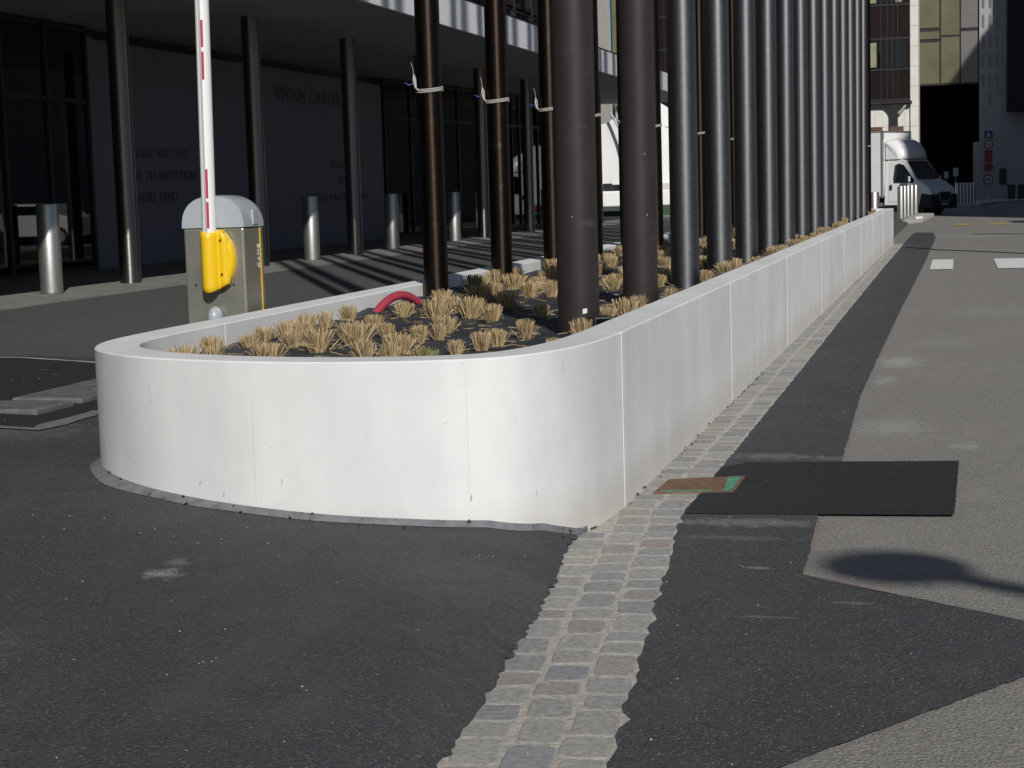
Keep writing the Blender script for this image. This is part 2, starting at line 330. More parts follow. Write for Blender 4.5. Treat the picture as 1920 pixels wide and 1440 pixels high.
def thing(name, label, cat, loc=(0, 0, 0), rz=0, group=None):
    o = bpy.data.objects.new(name, None); COL.objects.link(o); o.empty_display_size = .2
    o.location = loc; o.rotation_euler = (0, 0, rz); return tag(o, label, cat, group)
def structure(name, mb, mats, **k): return tag(obj(name, mb, mats, **k), None, None, kind='structure')
def copy_tree(o, parent=None):
    c = o.copy(); COL.objects.link(c); c.parent = parent
    for ch in list(o.children): copy_tree(ch, c)
    return c
ORD = ['first', 'second', 'third', 'fourth', 'fifth', 'sixth', 'seventh', 'eighth', 'ninth', 'tenth', 'eleventh', 'twelfth', 'thirteenth', 'fourteenth', 'fifteenth', 'sixteenth']

# ------------------------------------------------------------------ ground
def xr(Y):                                              # right edge of the cobble gutter
    return -1.17 if Y >= 7.4 else -1.17 + (7.4-Y)*0.1
def xl(Y):                                              # left edge of it, where the forecourt starts to rise
    return -1.5 if Y >= 7.0 else -1.5 + (7.0-Y)*0.078 - 0.05*math.exp(-((Y-6.6)/.5)**2)
DS = [(-9, 0), (0, 0), (.04, .035), (.1, .075), (.3, .125), (.6, .145), (.9, .158), (1.5, .192), (2.2, .243), (3.5, .285), (5, .35), (500, .35)]
def gz(X, Y):
    d = xl(Y)-X
    for (a, za), (b, zb) in zip(DS, DS[1:]):
        if d <= b: return za+(zb-za)*(d-a)/(b-a) if d > a else za
    return .35
mb = MB().box(-300, 300, -300, 400, -1.0, -0.06); structure('ground', mb, 'ground')
mb = MB()                                               # the roadway
mb.add([(-1.9, -8, -.004), (30, -8, -.004), (30, 125, -.004), (-1.9, 125, -.004)], [(0, 1, 2, 3)])
structure('road', mb, 'old_asphalt')

rng = random.Random(3)
def jit(a): return rng.uniform(-a, a)
def sheet_left(name, mat, ys, ds, dz, jitter=0.0, right=None):
    mb = MB(); n = len(ds); vs = []
    for y in ys:
        e = xl(y)
        for k, d in enumerate(ds):
            X = e-d + (jit(jitter) if k == 0 else 0)
            vs.append((X, y, gz(X, y)+dz))
    fs = [(i*n+k+1, i*n+k, (i+1)*n+k, (i+1)*n+k+1) for i in range(len(ys)-1) for k in range(n-1)]
    mb.add(vs, [tuple(reversed(f)) for f in fs], True)
    o = structure(name, mb, mat)
    me = o.data
    for p in me.polygons:
        if p.normal.z < 0: p.flip()
    return o
# forecourt: dark new asphalt in front of and beside the planter; plaza beyond
ysn = [-8+i*.5 for i in range(23)] + [3.5+i*.035 for i in range(106)] + [7.25+i*.3 for i in range(14)]
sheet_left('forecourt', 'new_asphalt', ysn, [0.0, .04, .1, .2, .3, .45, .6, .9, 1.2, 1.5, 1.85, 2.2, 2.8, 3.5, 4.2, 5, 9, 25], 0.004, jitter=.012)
ysp = [11.12+i*1.5 for i in range(78)]
sheet_left('plaza', 'plaza_asphalt', ysp, [0.0, .04, .1, .3, .6, .9, 1.5, 2.2, 2.8, 3.5, 4.2, 5, 9, 60], 0.0)

# dark reinstatement strip along the gutter with its triangular end, and the square black patch
def ragged(pts, step=.05, amp=.008):
    out = []
    for (a, b) in zip(pts, pts[1:]+pts[:1]):
        L = math.dist(a, b); n = max(1, int(L/step)) if L < 14 else max(1, int(L/.35))
        for i in range(n):
            t = i/n; nx, ny = (b[1]-a[1])/L, -(b[0]-a[0])/L; k = jit(amp)
            out.append((a[0]+(b[0]-a[0])*t+nx*k, a[1]+(b[1]-a[1])*t+ny*k))
    return out
def sheet(name, poly, z, mat, kind='structure'):
    mb = MB(); mb.add([(x, y, z) for x, y in poly], [tuple(range(len(poly)))])
    o = structure(name, mb, mat)
    for p in o.data.polygons:
        if p.normal.z < 0: p.flip()
    return o
gut = [(xr(2+.06*i)-.008+.026*noise.noise((i*.5, 3, 1))+jit(.007), 2+.06*i) for i in range(90)]
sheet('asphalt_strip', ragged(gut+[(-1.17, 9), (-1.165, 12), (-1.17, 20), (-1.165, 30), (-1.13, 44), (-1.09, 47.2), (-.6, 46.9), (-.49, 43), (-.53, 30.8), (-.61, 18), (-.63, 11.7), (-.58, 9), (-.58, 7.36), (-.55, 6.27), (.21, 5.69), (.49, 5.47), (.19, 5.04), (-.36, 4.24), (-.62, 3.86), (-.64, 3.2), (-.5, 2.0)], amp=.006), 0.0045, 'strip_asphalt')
sheet('asphalt_patch', ragged([(-1.165, 7.38), (-.01, 7.46), (.012, 8.92), (-1.05, 8.80), (-1.165, 8.62)], amp=.0022, step=.045), 0.0080, 'patch_asphalt')
def line(name, pts, wdt, z, mat):
    mb = MB(); vs = []
    for i, p in enumerate(pts):
        a = Vector(pts[max(0, i-1)]); b = Vector(pts[min(len(pts)-1, i+1)]); d = (b-a).normalized()
        vs += [(p[0]-d.y*wdt/2, p[1]+d.x*wdt/2, z), (p[0]+d.y*wdt/2, p[1]-d.x*wdt/2, z)]
    mb.add(vs, [(2*i, 2*i+1, 2*i+3, 2*i+2) for i in range(len(pts)-1)])
    o = structure(name, mb, mat)
    for p in o.data.polygons:
        if p.normal.z < 0: p.flip()
    return o
line('pink_marking', [(-.575, 7.3), (-.56, 6.75)], .010, .0075, 'pink')
line('pink_marking', [(-.5, 6.20), (-.2, 5.99)], .009, .0075, 'pink')
line('tar_seam', [(-1.05, 37.2), (-.4, 35.7), (.3, 34.7), (1.2, 33.2), (2.5, 31.9)], .14, .0045, 'tar')  # overhead wire shadows painted as thin dark strips on the road
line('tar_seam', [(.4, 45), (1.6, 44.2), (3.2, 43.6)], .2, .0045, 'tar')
# pale scuffs on the old asphalt
def blot(name, cx, cy, rx, ry, z, mat, n=26, amp=.45, seed=0):
    rg = random.Random(seed); pts = [(cx+rx*math.cos(2*math.pi*i/n)*(1+rg.uniform(-amp, amp)), cy+ry*math.sin(2*math.pi*i/n)*(1+rg.uniform(-amp, amp))) for i in range(n)]
    return sheet(name, pts, z, mat)
# crossing bars and yellow bars
for a, b in ((-.415, -.055), (.63, 1.15), (1.72, 2.24)):
    line('crossing_bar', [((a+b)/2, 27.95), ((a+b)/2, 31.25)], b-a, .0045, 'road_white')
for a in (-.1, .93, 1.95, 2.97):
    line('yellow_bar', [(a+.26, 53.2), (a+.26, 54.9)], .5, .0045, 'road_yellow')

# pale paving band under the canopy columns
mb = MB()
for i in range(54):
    y0 = 4+i*1.2
    for k in range(5):
        mb.box(-10.75-k*.98, -9.78-k*.98, y0+.005, y0+1.195, .3, .358)
structure('paving_band', mb, 'paving')
# line of newer asphalt in front of the stone slabs and the slabs themselves
def drape(name, poly, dz, mat, c=.06):
    def ins(x, y):
        r = False; k = len(poly)-1
        for q in range(len(poly)):
            if (poly[q][1] > y) != (poly[k][1] > y) and x < (poly[k][0]-poly[q][0])*(y-poly[q][1])/(poly[k][1]-poly[q][1])+poly[q][0]: r = not r
            k = q
        return r
    mb = MB(); x0 = min(p[0] for p in poly); x1 = max(p[0] for p in poly); y0 = min(p[1] for p in poly); y1 = max(p[1] for p in poly)
    for a in range(int((x1-x0)/c)+1):
        for b in range(int((y1-y0)/c)+1):
            x, y = x0+a*c, y0+b*c
            if ins(x+c/2, y+c/2): mb.add([(x+u*c, y+v*c, gz(x+u*c, y+v*c)+dz) for u, v in ((0, 0), (1, 0), (1, 1), (0, 1))], [(0, 1, 2, 3)])
    return structure(name, mb, mat)
def drape_line(name, pts, w0, dz, mat):
    mb = MB(); out = []
    for a, b in zip(pts, pts[1:]):
        n = max(1, int(math.dist(a, b)/.08)); out += [(a[0]+(b[0]-a[0])*t/n, a[1]+(b[1]-a[1])*t/n) for t in range(n)]
    out.append(pts[-1]); vs = []
    for i, p in enumerate(out):
        d = (Vector(out[min(len(out)-1, i+1)])-Vector(out[max(0, i-1)])).normalized(); k = w0*(.5+.45*noise.noise((p[0]*4, p[1]*4, 2)))
        for sg in (-1, 1): X, Y = p[0]+d.y*k*sg, p[1]-d.x*k*sg; vs.append((X, Y, gz(X, Y)+dz))
    mb.add(vs, [(2*i, 2*i+1, 2*i+3, 2*i+2) for i in range(len(out)-1)], True); o = structure(name, mb, mat)
    for p in o.data.polygons:
        if p.normal.z < 0: p.flip()
    return o
drape('asphalt_patch', [(-8.5, 7.95), (-4.66, 7.95), (-4.66, 8.7), (-4.2, 9.3), (-4.2, 10.78), (-5.83, 10.84), (-8.5, 11.03)], .0075, 'patch_asphalt')
drape_line('dust_line', [(-8.5, 11.06), (-6.7, 10.97), (-5.83, 10.84), (-4.3, 10.78)], .05, .011, 'scuff')
drape_line('dust_line', [(-8.5, 7.98), (-4.9, 7.95), (-4.66, 7.93), (-4.66, 8.62), (-4.5, 8.9)], .09, .011, 'fillet')
for k, (y0, y1, lab) in enumerate([(8.93, 10.05, 'worn grey stone slab beside the planter curve, the farther of the pair'), (8.42, 8.83, 'worn grey stone slab by the left photo edge, the nearer of the pair')]):
    xa = -5.40 if k == 0 else -5.45
    o = obj('stone_slab', MB().prism([(xa, y0), (-4.94, y0), (-4.93, y1), (-5.40, y1)], .15, gz(-5.15, 9.3)+.030), 'slab', bevel=.012); tag(o, lab, 'paving slab', 'stone slabs beside the planter')

# ------------------------------------------------------------------ concrete planter
def wx(Y): return -1.465 + .0033*(Y-8)                  # outer face of the road side wall
def catmull(P, n=8):
    out = []
    for i in range(len(P)-1):
        p0 = P[max(0, i-1)]; p1 = P[i]; p2 = P[i+1]; p3 = P[min(len(P)-1, i+2)]
        for k in range(n):
            t = k/n
            out.append(tuple(.5*(2*p1[j]+(p2[j]-p0[j])*t+(2*p0[j]-5*p1[j]+4*p2[j]-p3[j])*t*t+(3*p1[j]-p0[j]-3*p2[j]+p3[j])*t**3) for j in range(2)))
    return out+[P[-1]]
CURVE = catmull([(-1.466, 7.56), (-1.492, 7.12), (-1.56, 6.78), (-1.68, 6.52), (-1.84, 6.39), (-2.06, 6.315), (-2.36, 6.285), (-2.66, 6.305), (-2.97, 6.38), (-3.27, 6.50), (-3.5, 6.65), (-3.69, 6.84), (-3.82, 7.06), (-3.90, 7.36), (-3.93, 7.8), (-3.93, 8.3)], 7)
def offset(pts, d):
    out = []
    for i, p in enumerate(pts):
        a = Vector(pts[max(0, i-1)]); b = Vector(pts[min(len(pts)-1, i+1)]); t = (b-a).normalized()
        out.append((p[0]+t.y*d, p[1]-t.x*d))
    return out
INNER = offset(CURVE, .20)
ZT = .80
def wall_mesh(outer, inner, z1=ZT):
    mb = MB(); n = len(outer); c = .006
    # cross-section ring per station: outer bottom, outer below chamfer, outer chamfer, inner chamfer, inner below, inner bottom
    vs = []
    for o, i in zip(outer, inner):
        d = (Vector(i)-Vector(o)).normalized()
        g = min(gz(*o), gz(*i))-.12
        vs += [(*o, g), (*o, z1-c), (o[0]+d.x*c, o[1]+d.y*c, z1), (i[0]-d.x*c, i[1]-d.y*c, z1), (*i, z1-c), (*i, g)]
    fs = []
    for s in range(n-1):
        for k in range(6):
            k2 = (k+1) % 6; fs.append((s*6+k, s*6+k2, (s+1)*6+k2, (s+1)*6+k))
    mb.add(vs, fs); mb.add(vs, [tuple(range(5, -1, -1)), tuple(range((n-1)*6, n*6))])
    return mb
planter = thing('concrete_planter', 'long low white concrete planter with a rounded near end, full of clipped dry grass', 'planter')
def fixn(o):
    import bmesh
    b = bmesh.new(); b.from_mesh(o.data); bmesh.ops.recalc_face_normals(b, faces=b.faces); b.to_mesh(o.data); b.free(); return o
def smooth_sides(o):
    import bmesh
    b = bmesh.new(); b.from_mesh(o.data)
    bmesh.ops.split_edges(b, edges=[e for e in b.edges if len(e.link_faces) == 2 and e.link_faces[0].normal.angle(e.link_faces[1].normal) > R(30)])
    b.to_mesh(o.data); b.free()
    for p in o.data.polygons: p.use_smooth = abs(p.normal.z) < .2 and len(p.vertices) == 4
CE = fixn(obj('curved_end', wall_mesh(CURVE, INNER), 'concrete', planter)); smooth_sides(CE)
JY = [7.56+3.78*i for i in range(9)]+[39.2]
for a, b in zip(JY, JY[1:]):
    a2, b2 = a+.004, b-.004
    fixn(obj('side_wall', wall_mesh([(wx(a2), a2), (wx(b2), b2)], [(wx(a2)-.2, a2), (wx(b2)-.2, b2)]), 'concrete', planter))
    if a > 7: obj('joint', MB().box(wx(a)-.195, wx(a)+.0015, a-.0045, a+.0045, -.05, ZT-.001), 'joint', planter)
LY = [8.3+3.85*i for i in range(8)]+[39.2]
for a, b in zip(LY, LY[1:]):
    fixn(obj('side_wall', wall_mesh([(-3.93, a+.004), (-3.93, b-.004)], [(-3.73, a+.004), (-3.73, b-.004)]), 'concrete', planter))
    obj('joint', MB().box(-3.9285, -3.729, a-.0045, a+.0045, .1, ZT-.002), 'joint', planter)
fixn(obj('end_wall', wall_mesh([(wx(39.2)-.203, 39.2), (-3.727, 39.2)], [(wx(39.2)-.203, 39.0), (-3.727, 39.0)]), 'concrete', planter))
# faint casting seams and a few scuffs on the curved end
def wall_mark(name, X, z0, z1, w0, mat, lean=0.0):
    k = min(range(12, len(CURVE)-25), key=lambda q: abs(CURVE[q][0]-X)); a = Vector(CURVE[k]); t_ = (Vector(CURVE[k+1])-Vector(CURVE[k-1])).normalized()
    t_ = t_ if t_.x > 0 else -t_; n_ = Vector((t_.y, -t_.x)); a = a+t_*((X-a.x)/max(.2, t_.x))+n_*.0012
    vs = []
    for z, w_, l in ((z0, w0*.5, 0), ((z0*2+z1)/3, w0, lean/3), ((z0+2*z1)/3, w0*.8, lean*.7), (z1, w0*.3, lean)):
        vs += [(a.x+t_.x*(l-w_), a.y+t_.y*(l-w_), z), (a.x+t_.x*(l+w_), a.y+t_.y*(l+w_), z)]
    return obj(name, MB().add(vs, [(0, 1, 3, 2), (2, 3, 5, 4), (4, 5, 7, 6)]), mat, CE)
for X in (-2.74, -1.86): wall_mark('casting_seam', X, .19, .79, .0022, 'seam')
for X, z0, z1, w0, ln in ((-3.27, .60, .70, .0016, -.018), (-1.855, .235, .262, .004, .002), (-3.02, .285, .30, .006, .004), (-2.9, .24, .265, .004, .003), (-2.62, .30, .33, .0025, .004), (-1.56, .70, .76, .0018, -.006), (-2.25, .5, .506, .003, .012), (-1.95, .55, .556, .004, .02), (-1.64, .22, .25, .003, .002), (-1.7, .52, .56, .001, .012), (-2.1, .38, .384, .002, .006), (-3.45, .35, .37, .003, .002)):
    wall_mark('scuff_mark', X, z0, z1, w0, 'scuff_dark', ln)
# grey mortar fillet at the foot of the curve
mb = MB(); OUTF = offset(CURVE, -.075); vs = []
for (x, y), (x2, y2) in zip(CURVE, OUTF):
    k = (.75+.4*noise.noise((x*3, y*3, 0)))*max(.05, min(1, .38+max(0, -2.5-x)*.75, (-1.5-x)*1.6)); x3, y3 = x+(x2-x)*k, y+(y2-y)*k
    vs += [(x, y, gz(x, y)+.03), (x3, y3, gz(x3, y3)+.006)]
mb.add(vs, [(2*i, 2*i+1, 2*i+3, 2*i+2) for i in range(10, len(CURVE)-1)], True)
o = obj('mortar_fillet', mb, 'fillet', planter)
for p in o.data.polygons:
    if p.normal.z < 0: p.flip()

# soil under dark weed fabric
inner_at = {}
def inside(x, y, m=-.09):
    if y > 8.2: return -3.83 < x < wx(y)-.1
    poly = INSIDE; c = False; j = len(poly)-1
    for i in range(len(poly)):
        if (poly[i][1] > y) != (poly[j][1] > y) and x < (poly[j][0]-poly[i][0])*(y-poly[i][1])/(poly[j][1]-poly[i][1])+poly[i][0]: c = not c
        j = i
    return c
INSIDE = offset(CURVE, .10)+[(-3.83, 9), (-1.56, 9)]
def soil_z(x, y):
    z = .66+max(0, min(.055, (y-7)*.011))
    z += .026*noise.noise((x*2.3, y*2.3, 1.7))+.020*noise.noise((x*6, y*6, 4.1))+.010*noise.noise((x*15, y*13, 8))-.004
    return z
def soil():
    mb = MB(); idx = {}; vs = []; fs = []
    xs = [-3.85+i*.045 for i in range(54)]
    ys = [6.3+i*.05 for i in range(130)]+[12.8+i*.22 for i in range(121)]
    for j, y in enumerate(ys):
        for i, x in enumerate(xs): vs.append((x, y, soil_z(x, y)))
    n = len(xs)
    for j in range(len(ys)-1):
        for i in range(n-1):
            if inside(xs[i]+.022, (ys[j]+ys[j+1])/2): fs.append((j*n+i, j*n+i+1, (j+1)*n+i+1, (j+1)*n+i))
    mb.add(vs, fs, True); return mb
structure('planting_bed', soil(), 'soil')

# ------------------------------------------------------------------ cobble gutter
def cobbles():
    mb = MB(); rg = random.Random(11)
    # bedding
    ys = [-2+i*.2 for i in range(206)]; vs = []
    for y in ys:
        a, b = xr(y)+.02, (wx(y)-.02 if y > 7.5 else xl(y)-.04)
        vs += [(b, y, .002), (a, y, .002)]
    mb.mi = 1; mb.add(vs, [(2*i, 2*i+1, 2*i+3, 2*i+2) for i in range(len(ys)-1)]); mb.mi = 0
    for k in range(3):
        y = 2.2+rg.uniform(0, .1)
        while y < 39.2:
            L = rg.choice((.125, .14, .155, .17, .19, .215))*rg.uniform(.93, 1.07); wd = rg.uniform(.124, .142)
            yc = y+L/2; X = xr(yc)-.002-(k+.5)*.147 + rg.uniform(-.006, .006)
            y += L+rg.uniform(.007, .018)
            if k == 2 and yc > 6.95: continue
            if yc > 7.4 and X-wd/2 < wx(yc)+.005: wd = .12
            ang = 0 if yc > 7.4 else .1
            ca, sa = math.cos(ang), math.sin(ang)
            hw, hl = wd/2-.006*rg.random(), L/2-.004*rg.random()
            sk = rg.uniform(-.006, .006)
            rim = []; top = []
            n = 24; e = rg.uniform(4.5, 8)
            ph = rg.uniform(0, 6)
            for i in range(n):
                t = 2*math.pi*i/n; c_, s_ = math.cos(t), math.sin(t)
                ux = math.copysign(abs(c_)**(2/e), c_); uy = math.copysign(abs(s_)**(2/e), s_)
                wob = 1+.022*math.sin(3*t+ph)+.015*math.sin(5*t+2*ph)+rg.uniform(-.016, .016)
                px, py = ux*hw*wob+sk*uy, uy*hl*wob
                rim.append((X+px*ca-py*sa, yc+px*sa+py*ca)); top.append((X+(px*ca-py*sa)*.93, yc+(px*sa+py*ca)*.93))
            h = .0042+rg.uniform(-.0012, .0022)
            tl = [h+.0009*noise.noise((x*20, yy*20, 3)) for x, yy in top]
            vs = [(x, yy, -.01) for x, yy in rim]+[(x, yy, h-.0016) for x, yy in rim]+[(x, yy, z) for (x, yy), z in zip(top, tl)]+[(X, yc, h+rg.uniform(-.0006, .0006))]
            fs = [(i, (i+1) % n, n+(i+1) % n, n+i) for i in range(n)]+[(n+i, n+(i+1) % n, 2*n+(i+1) % n, 2*n+i) for i in range(n)]+[(2*n+i, 2*n+(i+1) % n, 3*n) for i in range(n)]
            mb.add(vs, fs)
    return mb
structure('cobble_gutter', cobbles(), ['cobble', 'mortar'])
# rusty gully plate
pl = thing('gully_plate', 'rusty brown metal gully plate with green paint set across the cobble gutter', 'drain cover', (0, 0, 0))
obj('plate', MB().prism([(-1.39, 7.86), (-1.015, 7.925), (-1.012, 8.375), (-1.377, 8.24)], -.02, .011), 'rust', pl, bevel=.004)
obj('paint_mark', MB().prism([(-1.07, 7.945), (-1.03, 7.955), (-1.03, 8.345), (-1.095, 8.30), (-1.08, 8.15)], .0115, .0130), 'green_paint', pl)
obj('paint_mark', MB().prism([(-1.36, 7.885), (-1.12, 7.925), (-1.12, 7.955), (-1.24, 7.935), (-1.36, 7.915)], .0115, .0130), 'green_paint', pl)

# crumbs of asphalt along the foot of the wall, pale chips on the asphalt
def crumbs(name, spots, mat, s0, s1, seed, label, cat):
    rg = random.Random(seed); mb = MB()
    for x, y, z in spots:
        s = rg.uniform(s0, s1); a = rg.uniform(0, 6.28)
        vs = []
        for dx, dy, dz in ((1, 0, 0), (0, 1, 0), (-1, 0, 0), (0, -1, 0), (0, 0, .8), (0, 0, -.4)):
            k = rg.uniform(.6, 1.2)*s; vs.append((x+(dx*math.cos(a)-dy*math.sin(a))*k, y+(dx*math.sin(a)+dy*math.cos(a))*k, z+dz*k))
        mb.add(vs, [(0, 1, 4), (1, 2, 4), (2, 3, 4), (3, 0, 4), (1, 0, 5), (2, 1, 5), (3, 2, 5), (0, 3, 5)])
    o = obj(name, mb, mat); tag(o, label, cat, kind='stuff'); return o
rg = random.Random(5); sp = []
for i in range(42):
    k = rg.randrange(14, len(CURVE)-24); x, y = CURVE[k]; x2, y2 = OUTF[k]; t = abs(rg.gauss(.15, .35)); X, Y = x+(x2-x)*t, y+(y2-y)*t
    sp.append((X, Y, gz(X, Y)+(.028 if t < .3 else .01)))
for i in range(40):
    y = rg.uniform(7.5, 13); sp.append((wx(y)+.01+abs(rg.gauss(0, .012)), y, .012))
crumbs('asphalt_crumbs', sp, 'black', .003, .011, 1, 'black asphalt crumbs scattered along the foot of the white wall', 'crumbs')
sp = []
for i in range(230):
    y = 3.4+rg.random()**1.5*22
    x = rg.uniform(-1.1, -.65) if rg.random() < .45 else (rg.uniform(-1.3, .5) if y < 7 else rg.uniform(-1.1, .0))
    sp.append((x, y, .006))
for i in range(90):
    x, y = rg.uniform(-3.9, -1.5), rg.uniform(3, 6.1); sp.append((x, y, gz(x, y)+.008))
for i in range(60):
    x, y = rg.uniform(-6.2, -4.1), rg.uniform(8, 11); sp.append((x, y, gz(x, y)+.04 if 8.5 < y < 10 and x < -5 else gz(x, y)+.012))
crumbs('pale_chips', sp, 'scuff', .002, .0055, 2, 'pale grit chips strewn over the dark asphalt', 'grit')

# ------------------------------------------------------------------ poles in the planter
def pole_proto(name, mat, rad, h, label, cat='pole'):
    t = thing(name, label, cat, group=None)
    obj('shaft', MB().cyl((0, 0, -.3), (0, 0, h), rad, rad, 40), mat, t)
    return t
RP = [(-1.97+.008*(8.97+1.79*i-9), 8.97+1.79*i) for i in range(15)]
protoB = None; protoS = None
for i, (x, y) in enumerate(RP):
    if i < 2:
        lab = ['thick dark brown pole nearest the rounded planter end, stickered near its foot', 'thick dark brown pole standing just behind the stickered brown pole'][i]
        if protoB is None: protoB = pole_proto('dark_pole', 'brown_pole', .112, 14, lab); t = protoB
        else: t = copy_tree(protoB)
    else:
        lab = f'glossy slate grey pole, {ORD[i-2]} one after the two brown poles'
        if protoS is None: protoS = pole_proto('dark_pole', 'slate_pole', .106, 14, lab); t = protoS
        else: t = copy_tree(protoS)
    t.location = (x, y, .62); t.rotation_euler = (jit(.003), .0025+jit(.002), 0); tag(t, lab, 'pole', 'dark poles along the road side wall')
    if i == 1:
        pass
d_ = Vector((0, 0, 0))
obj('sticker', MB().add([(.045, -.1045, .165), (.066, -.0925, .17), (.066, -.0925, .195), (.045, -.1045, .192)], [(0, 1, 2, 3)]), 'road_white', protoB)
# the second row: slim bronze poles with rope ties
def bronze_proto(label):
    t = thing('bronze_pole', label, 'pole')
    obj('shaft', MB().cyl((0, 0, -.3), (0, 0, 14), .088, .088, 36), 'bronze_pole', t)
    mb = MB(); pts = []
    for k in range(85):
        a = 2*math.pi*k/28; pts.append((.095*math.cos(a), .095*math.sin(a), 1.44+.010*k/28+.012*math.sin(a*1+.5)))
    mb.tube(pts, .0042, 6)
    tie = obj('rope_tie', mb, 'rope', t)
    mb = MB().tube([(-.075, -.065, 1.45), (-.098, -.07, 1.47), (-.108, -.068, 1.52), (-.104, -.06, 1.56), (-.096, -.055, 1.53), (-.092, -.06, 1.46)], .007, 7)
    obj('rope_loop', mb, 'rope', tie)
    mb = MB().tube([(-.105, -.07, 1.50), (-.13, -.075, 1.49), (-.15, -.08, 1.487)], .004, 6).tube([(-.14, -.075, 1.49), (-.17, -.07, 1.505)], .0035, 6)
    obj('cord_end', mb, 'blue_cord', tie); obj('cord_end', MB().tube([(-.104, -.06, 1.55), (-.112, -.06, 1.61), (-.122, -.06, 1.645)], .002, 5), 'rope', tie)
    return t
bp_ = None
LP = [(-3.62+.008*(11.74+1.79*i-11.7), 11.74+1.79*i) for i in range(13)]
for i, (x, y) in enumerate(LP):
    lab = f'slim bronze roped pole along the plaza side wall, {ORD[i]} from the yellow barrier'
    if bp_ is None: bp_ = bronze_proto(lab); t = bp_
    else: t = copy_tree(bp_)
    t.location = (x, y, .72); t.rotation_euler = (jit(.003), jit(.003), jit(.3)); tag(t, lab, 'pole', 'slim bronze poles along the plaza side wall')
t = copy_tree(bp_); t.location = (-1.835, 37.1, .70); t.rotation_euler = (0, 0, .2); tag(t, 'slim bronze pole with a rope tie at the far end of the slate grey row', 'pole', 'slim bronze poles along the plaza side wall')

# ------------------------------------------------------------------ clipped dry grass
def tuft_mesh(name, seed, n, h, spread, mat):
    rg = random.Random(seed); mb = MB()
    for i in range(n):
        a = rg.uniform(0, 6.283); q = math.sqrt(rg.random()); r0 = q*.036*spread
        lean = q*(.30+.12*rg.random())*spread+rg.gauss(0, .06); L = h*rg.uniform(.80, 1.06)*(1-.04*q*q)
        az = a+rg.gauss(0, .35)
        if rg.random() < .07: lean += .4; L *= .9
        b = Vector((r0*math.cos(a), r0*math.sin(a), -.015)); d = Vector((math.sin(lean)*math.cos(az), math.sin(lean)*math.sin(az), math.cos(lean)))
        side = d.cross(Vector((math.cos(rg.uniform(0, 6.3)), math.sin(rg.uniform(0, 6.3)), .3))).normalized()
        wd = rg.uniform(.0011, .0026); bend = Vector((math.cos(az), math.sin(az), -.2))*rg.uniform(-.006, .014)
        p1 = b+d*L*.55+bend*.4; p2 = b+d*L+bend
        vs = [b-side*wd*.8, b+side*wd*.8, p1+side*wd, p1-side*wd, p2+side*wd*.9, p2-side*wd*.9]
        mb.add(vs, [(0, 1, 2, 3), (3, 2, 4, 5)])
    for i in range(6):                                  # stray strands lying on the fabric
        a = rg.uniform(0, 6.283); r = rg.uniform(.05, .11); p = Vector((.03*math.cos(a), .03*math.sin(a), .02)); pts = [p]
        for k in range(1, 6): pts.append(Vector((math.cos(a+.25*k*rg.uniform(-1, 1))*(.03+r*k/5), math.sin(a+.12*k)*(.03+r*k/5), .02+.05*math.sin(k/5*3.1)*rg.random())))
        for u, v in zip(pts, pts[1:]):
            s = Vector((0, 0, .0012)); mb.add([u-s, v-s, v+s, u+s], [(0, 1, 2, 3)])
    me = bpy.data.meshes.new(name); me.from_pydata(mb.v, [], mb.f); me.update(); me.materials.append(MT[mat]); return me
TM = [tuft_mesh('grass_tuft', 100+i, 170+22*(i % 5), .108+.010*(i % 4)+.008*(i % 3), .78+.11*(i % 4), 'straw') for i in range(14)]
TG = tuft_mesh('green_tuft', 300, 240, .15, 1.2, 'green_straw')
NEAR = [(-3.42, 7.12, .11), (-3.55, 7.42, .12), (-3.6, 7.84, .116), (-3.55, 7.75, .088), (-3.6, 8.3, .103), (-3.58, 8.46, .086), (-3.23, 7.67, .138), (-3.5, 8.58, .105), (-3.6, 9.13, .112), (-3.3, 8.19, .092), (-3.57, 8.95, .091), (-3.52, 9.22, .092), (-3.07, 7.93, .159), (-3.57, 9.76, .103), (-3.09, 8.52, .141), (-3.27, 9.35, .129), (-2.99, 8.74, .096), (-2.68, 8.03, .124), (-2.74, 7.69, .102), (-2.6, 7.66, .068), (-3.31, 10.02, .143), (-2.68, 8.36, .101), (-2.62, 8.52, .074), (-2.71, 8.95, .098), (-3.40, 11.14, .109), (-3.04, 9.82, .129), (-3.07, 10.25, .112), (-2.36, 7.94, .087), (-3.2, 10.48, .114), (-2.83, 9.85, .139), (-2.63, 9.61, .099), (-2.26, 8.04, .105), (-2.27, 8.38, .123), (-2.19, 8.66, .093), (-3.27, 11.6, .139), (-3.43, 12.1, .183), (-3.21, 11.85, .127), (-3.17, 12.25, .131), (-2.85, 10.78, .122), (-2.86, 11.45, .111), (-3.03, 12.4, .158), (-2.47, 10.16, .12), (-2.74, 11.6, .099), (-3.1, 13.32, .128), (-2.57, 12.81, .122), (-1.86, 8.55, .085), (-1.86, 9.75, .15), (-1.92, 9.45, .092), (-1.86, 10.15, .09), (-2.2, 13.18, .111), (-1.85, 11.3, .116), (-1.86, 7.9, .06), (-2.3, 7.2, .09), (-2.75, 7.1, .1), (-3.25, 7.2, .08)]
allp = [(x, y, wd, True) for x, y, wd in NEAR]
rg = random.Random(21)
POLES = RP+LP+[(-1.835, 37.1)]
def clear_of(x, y, d, lst): return all(math.hypot(x-a[0], y-a[1]) > d for a in lst)
y = 12.4
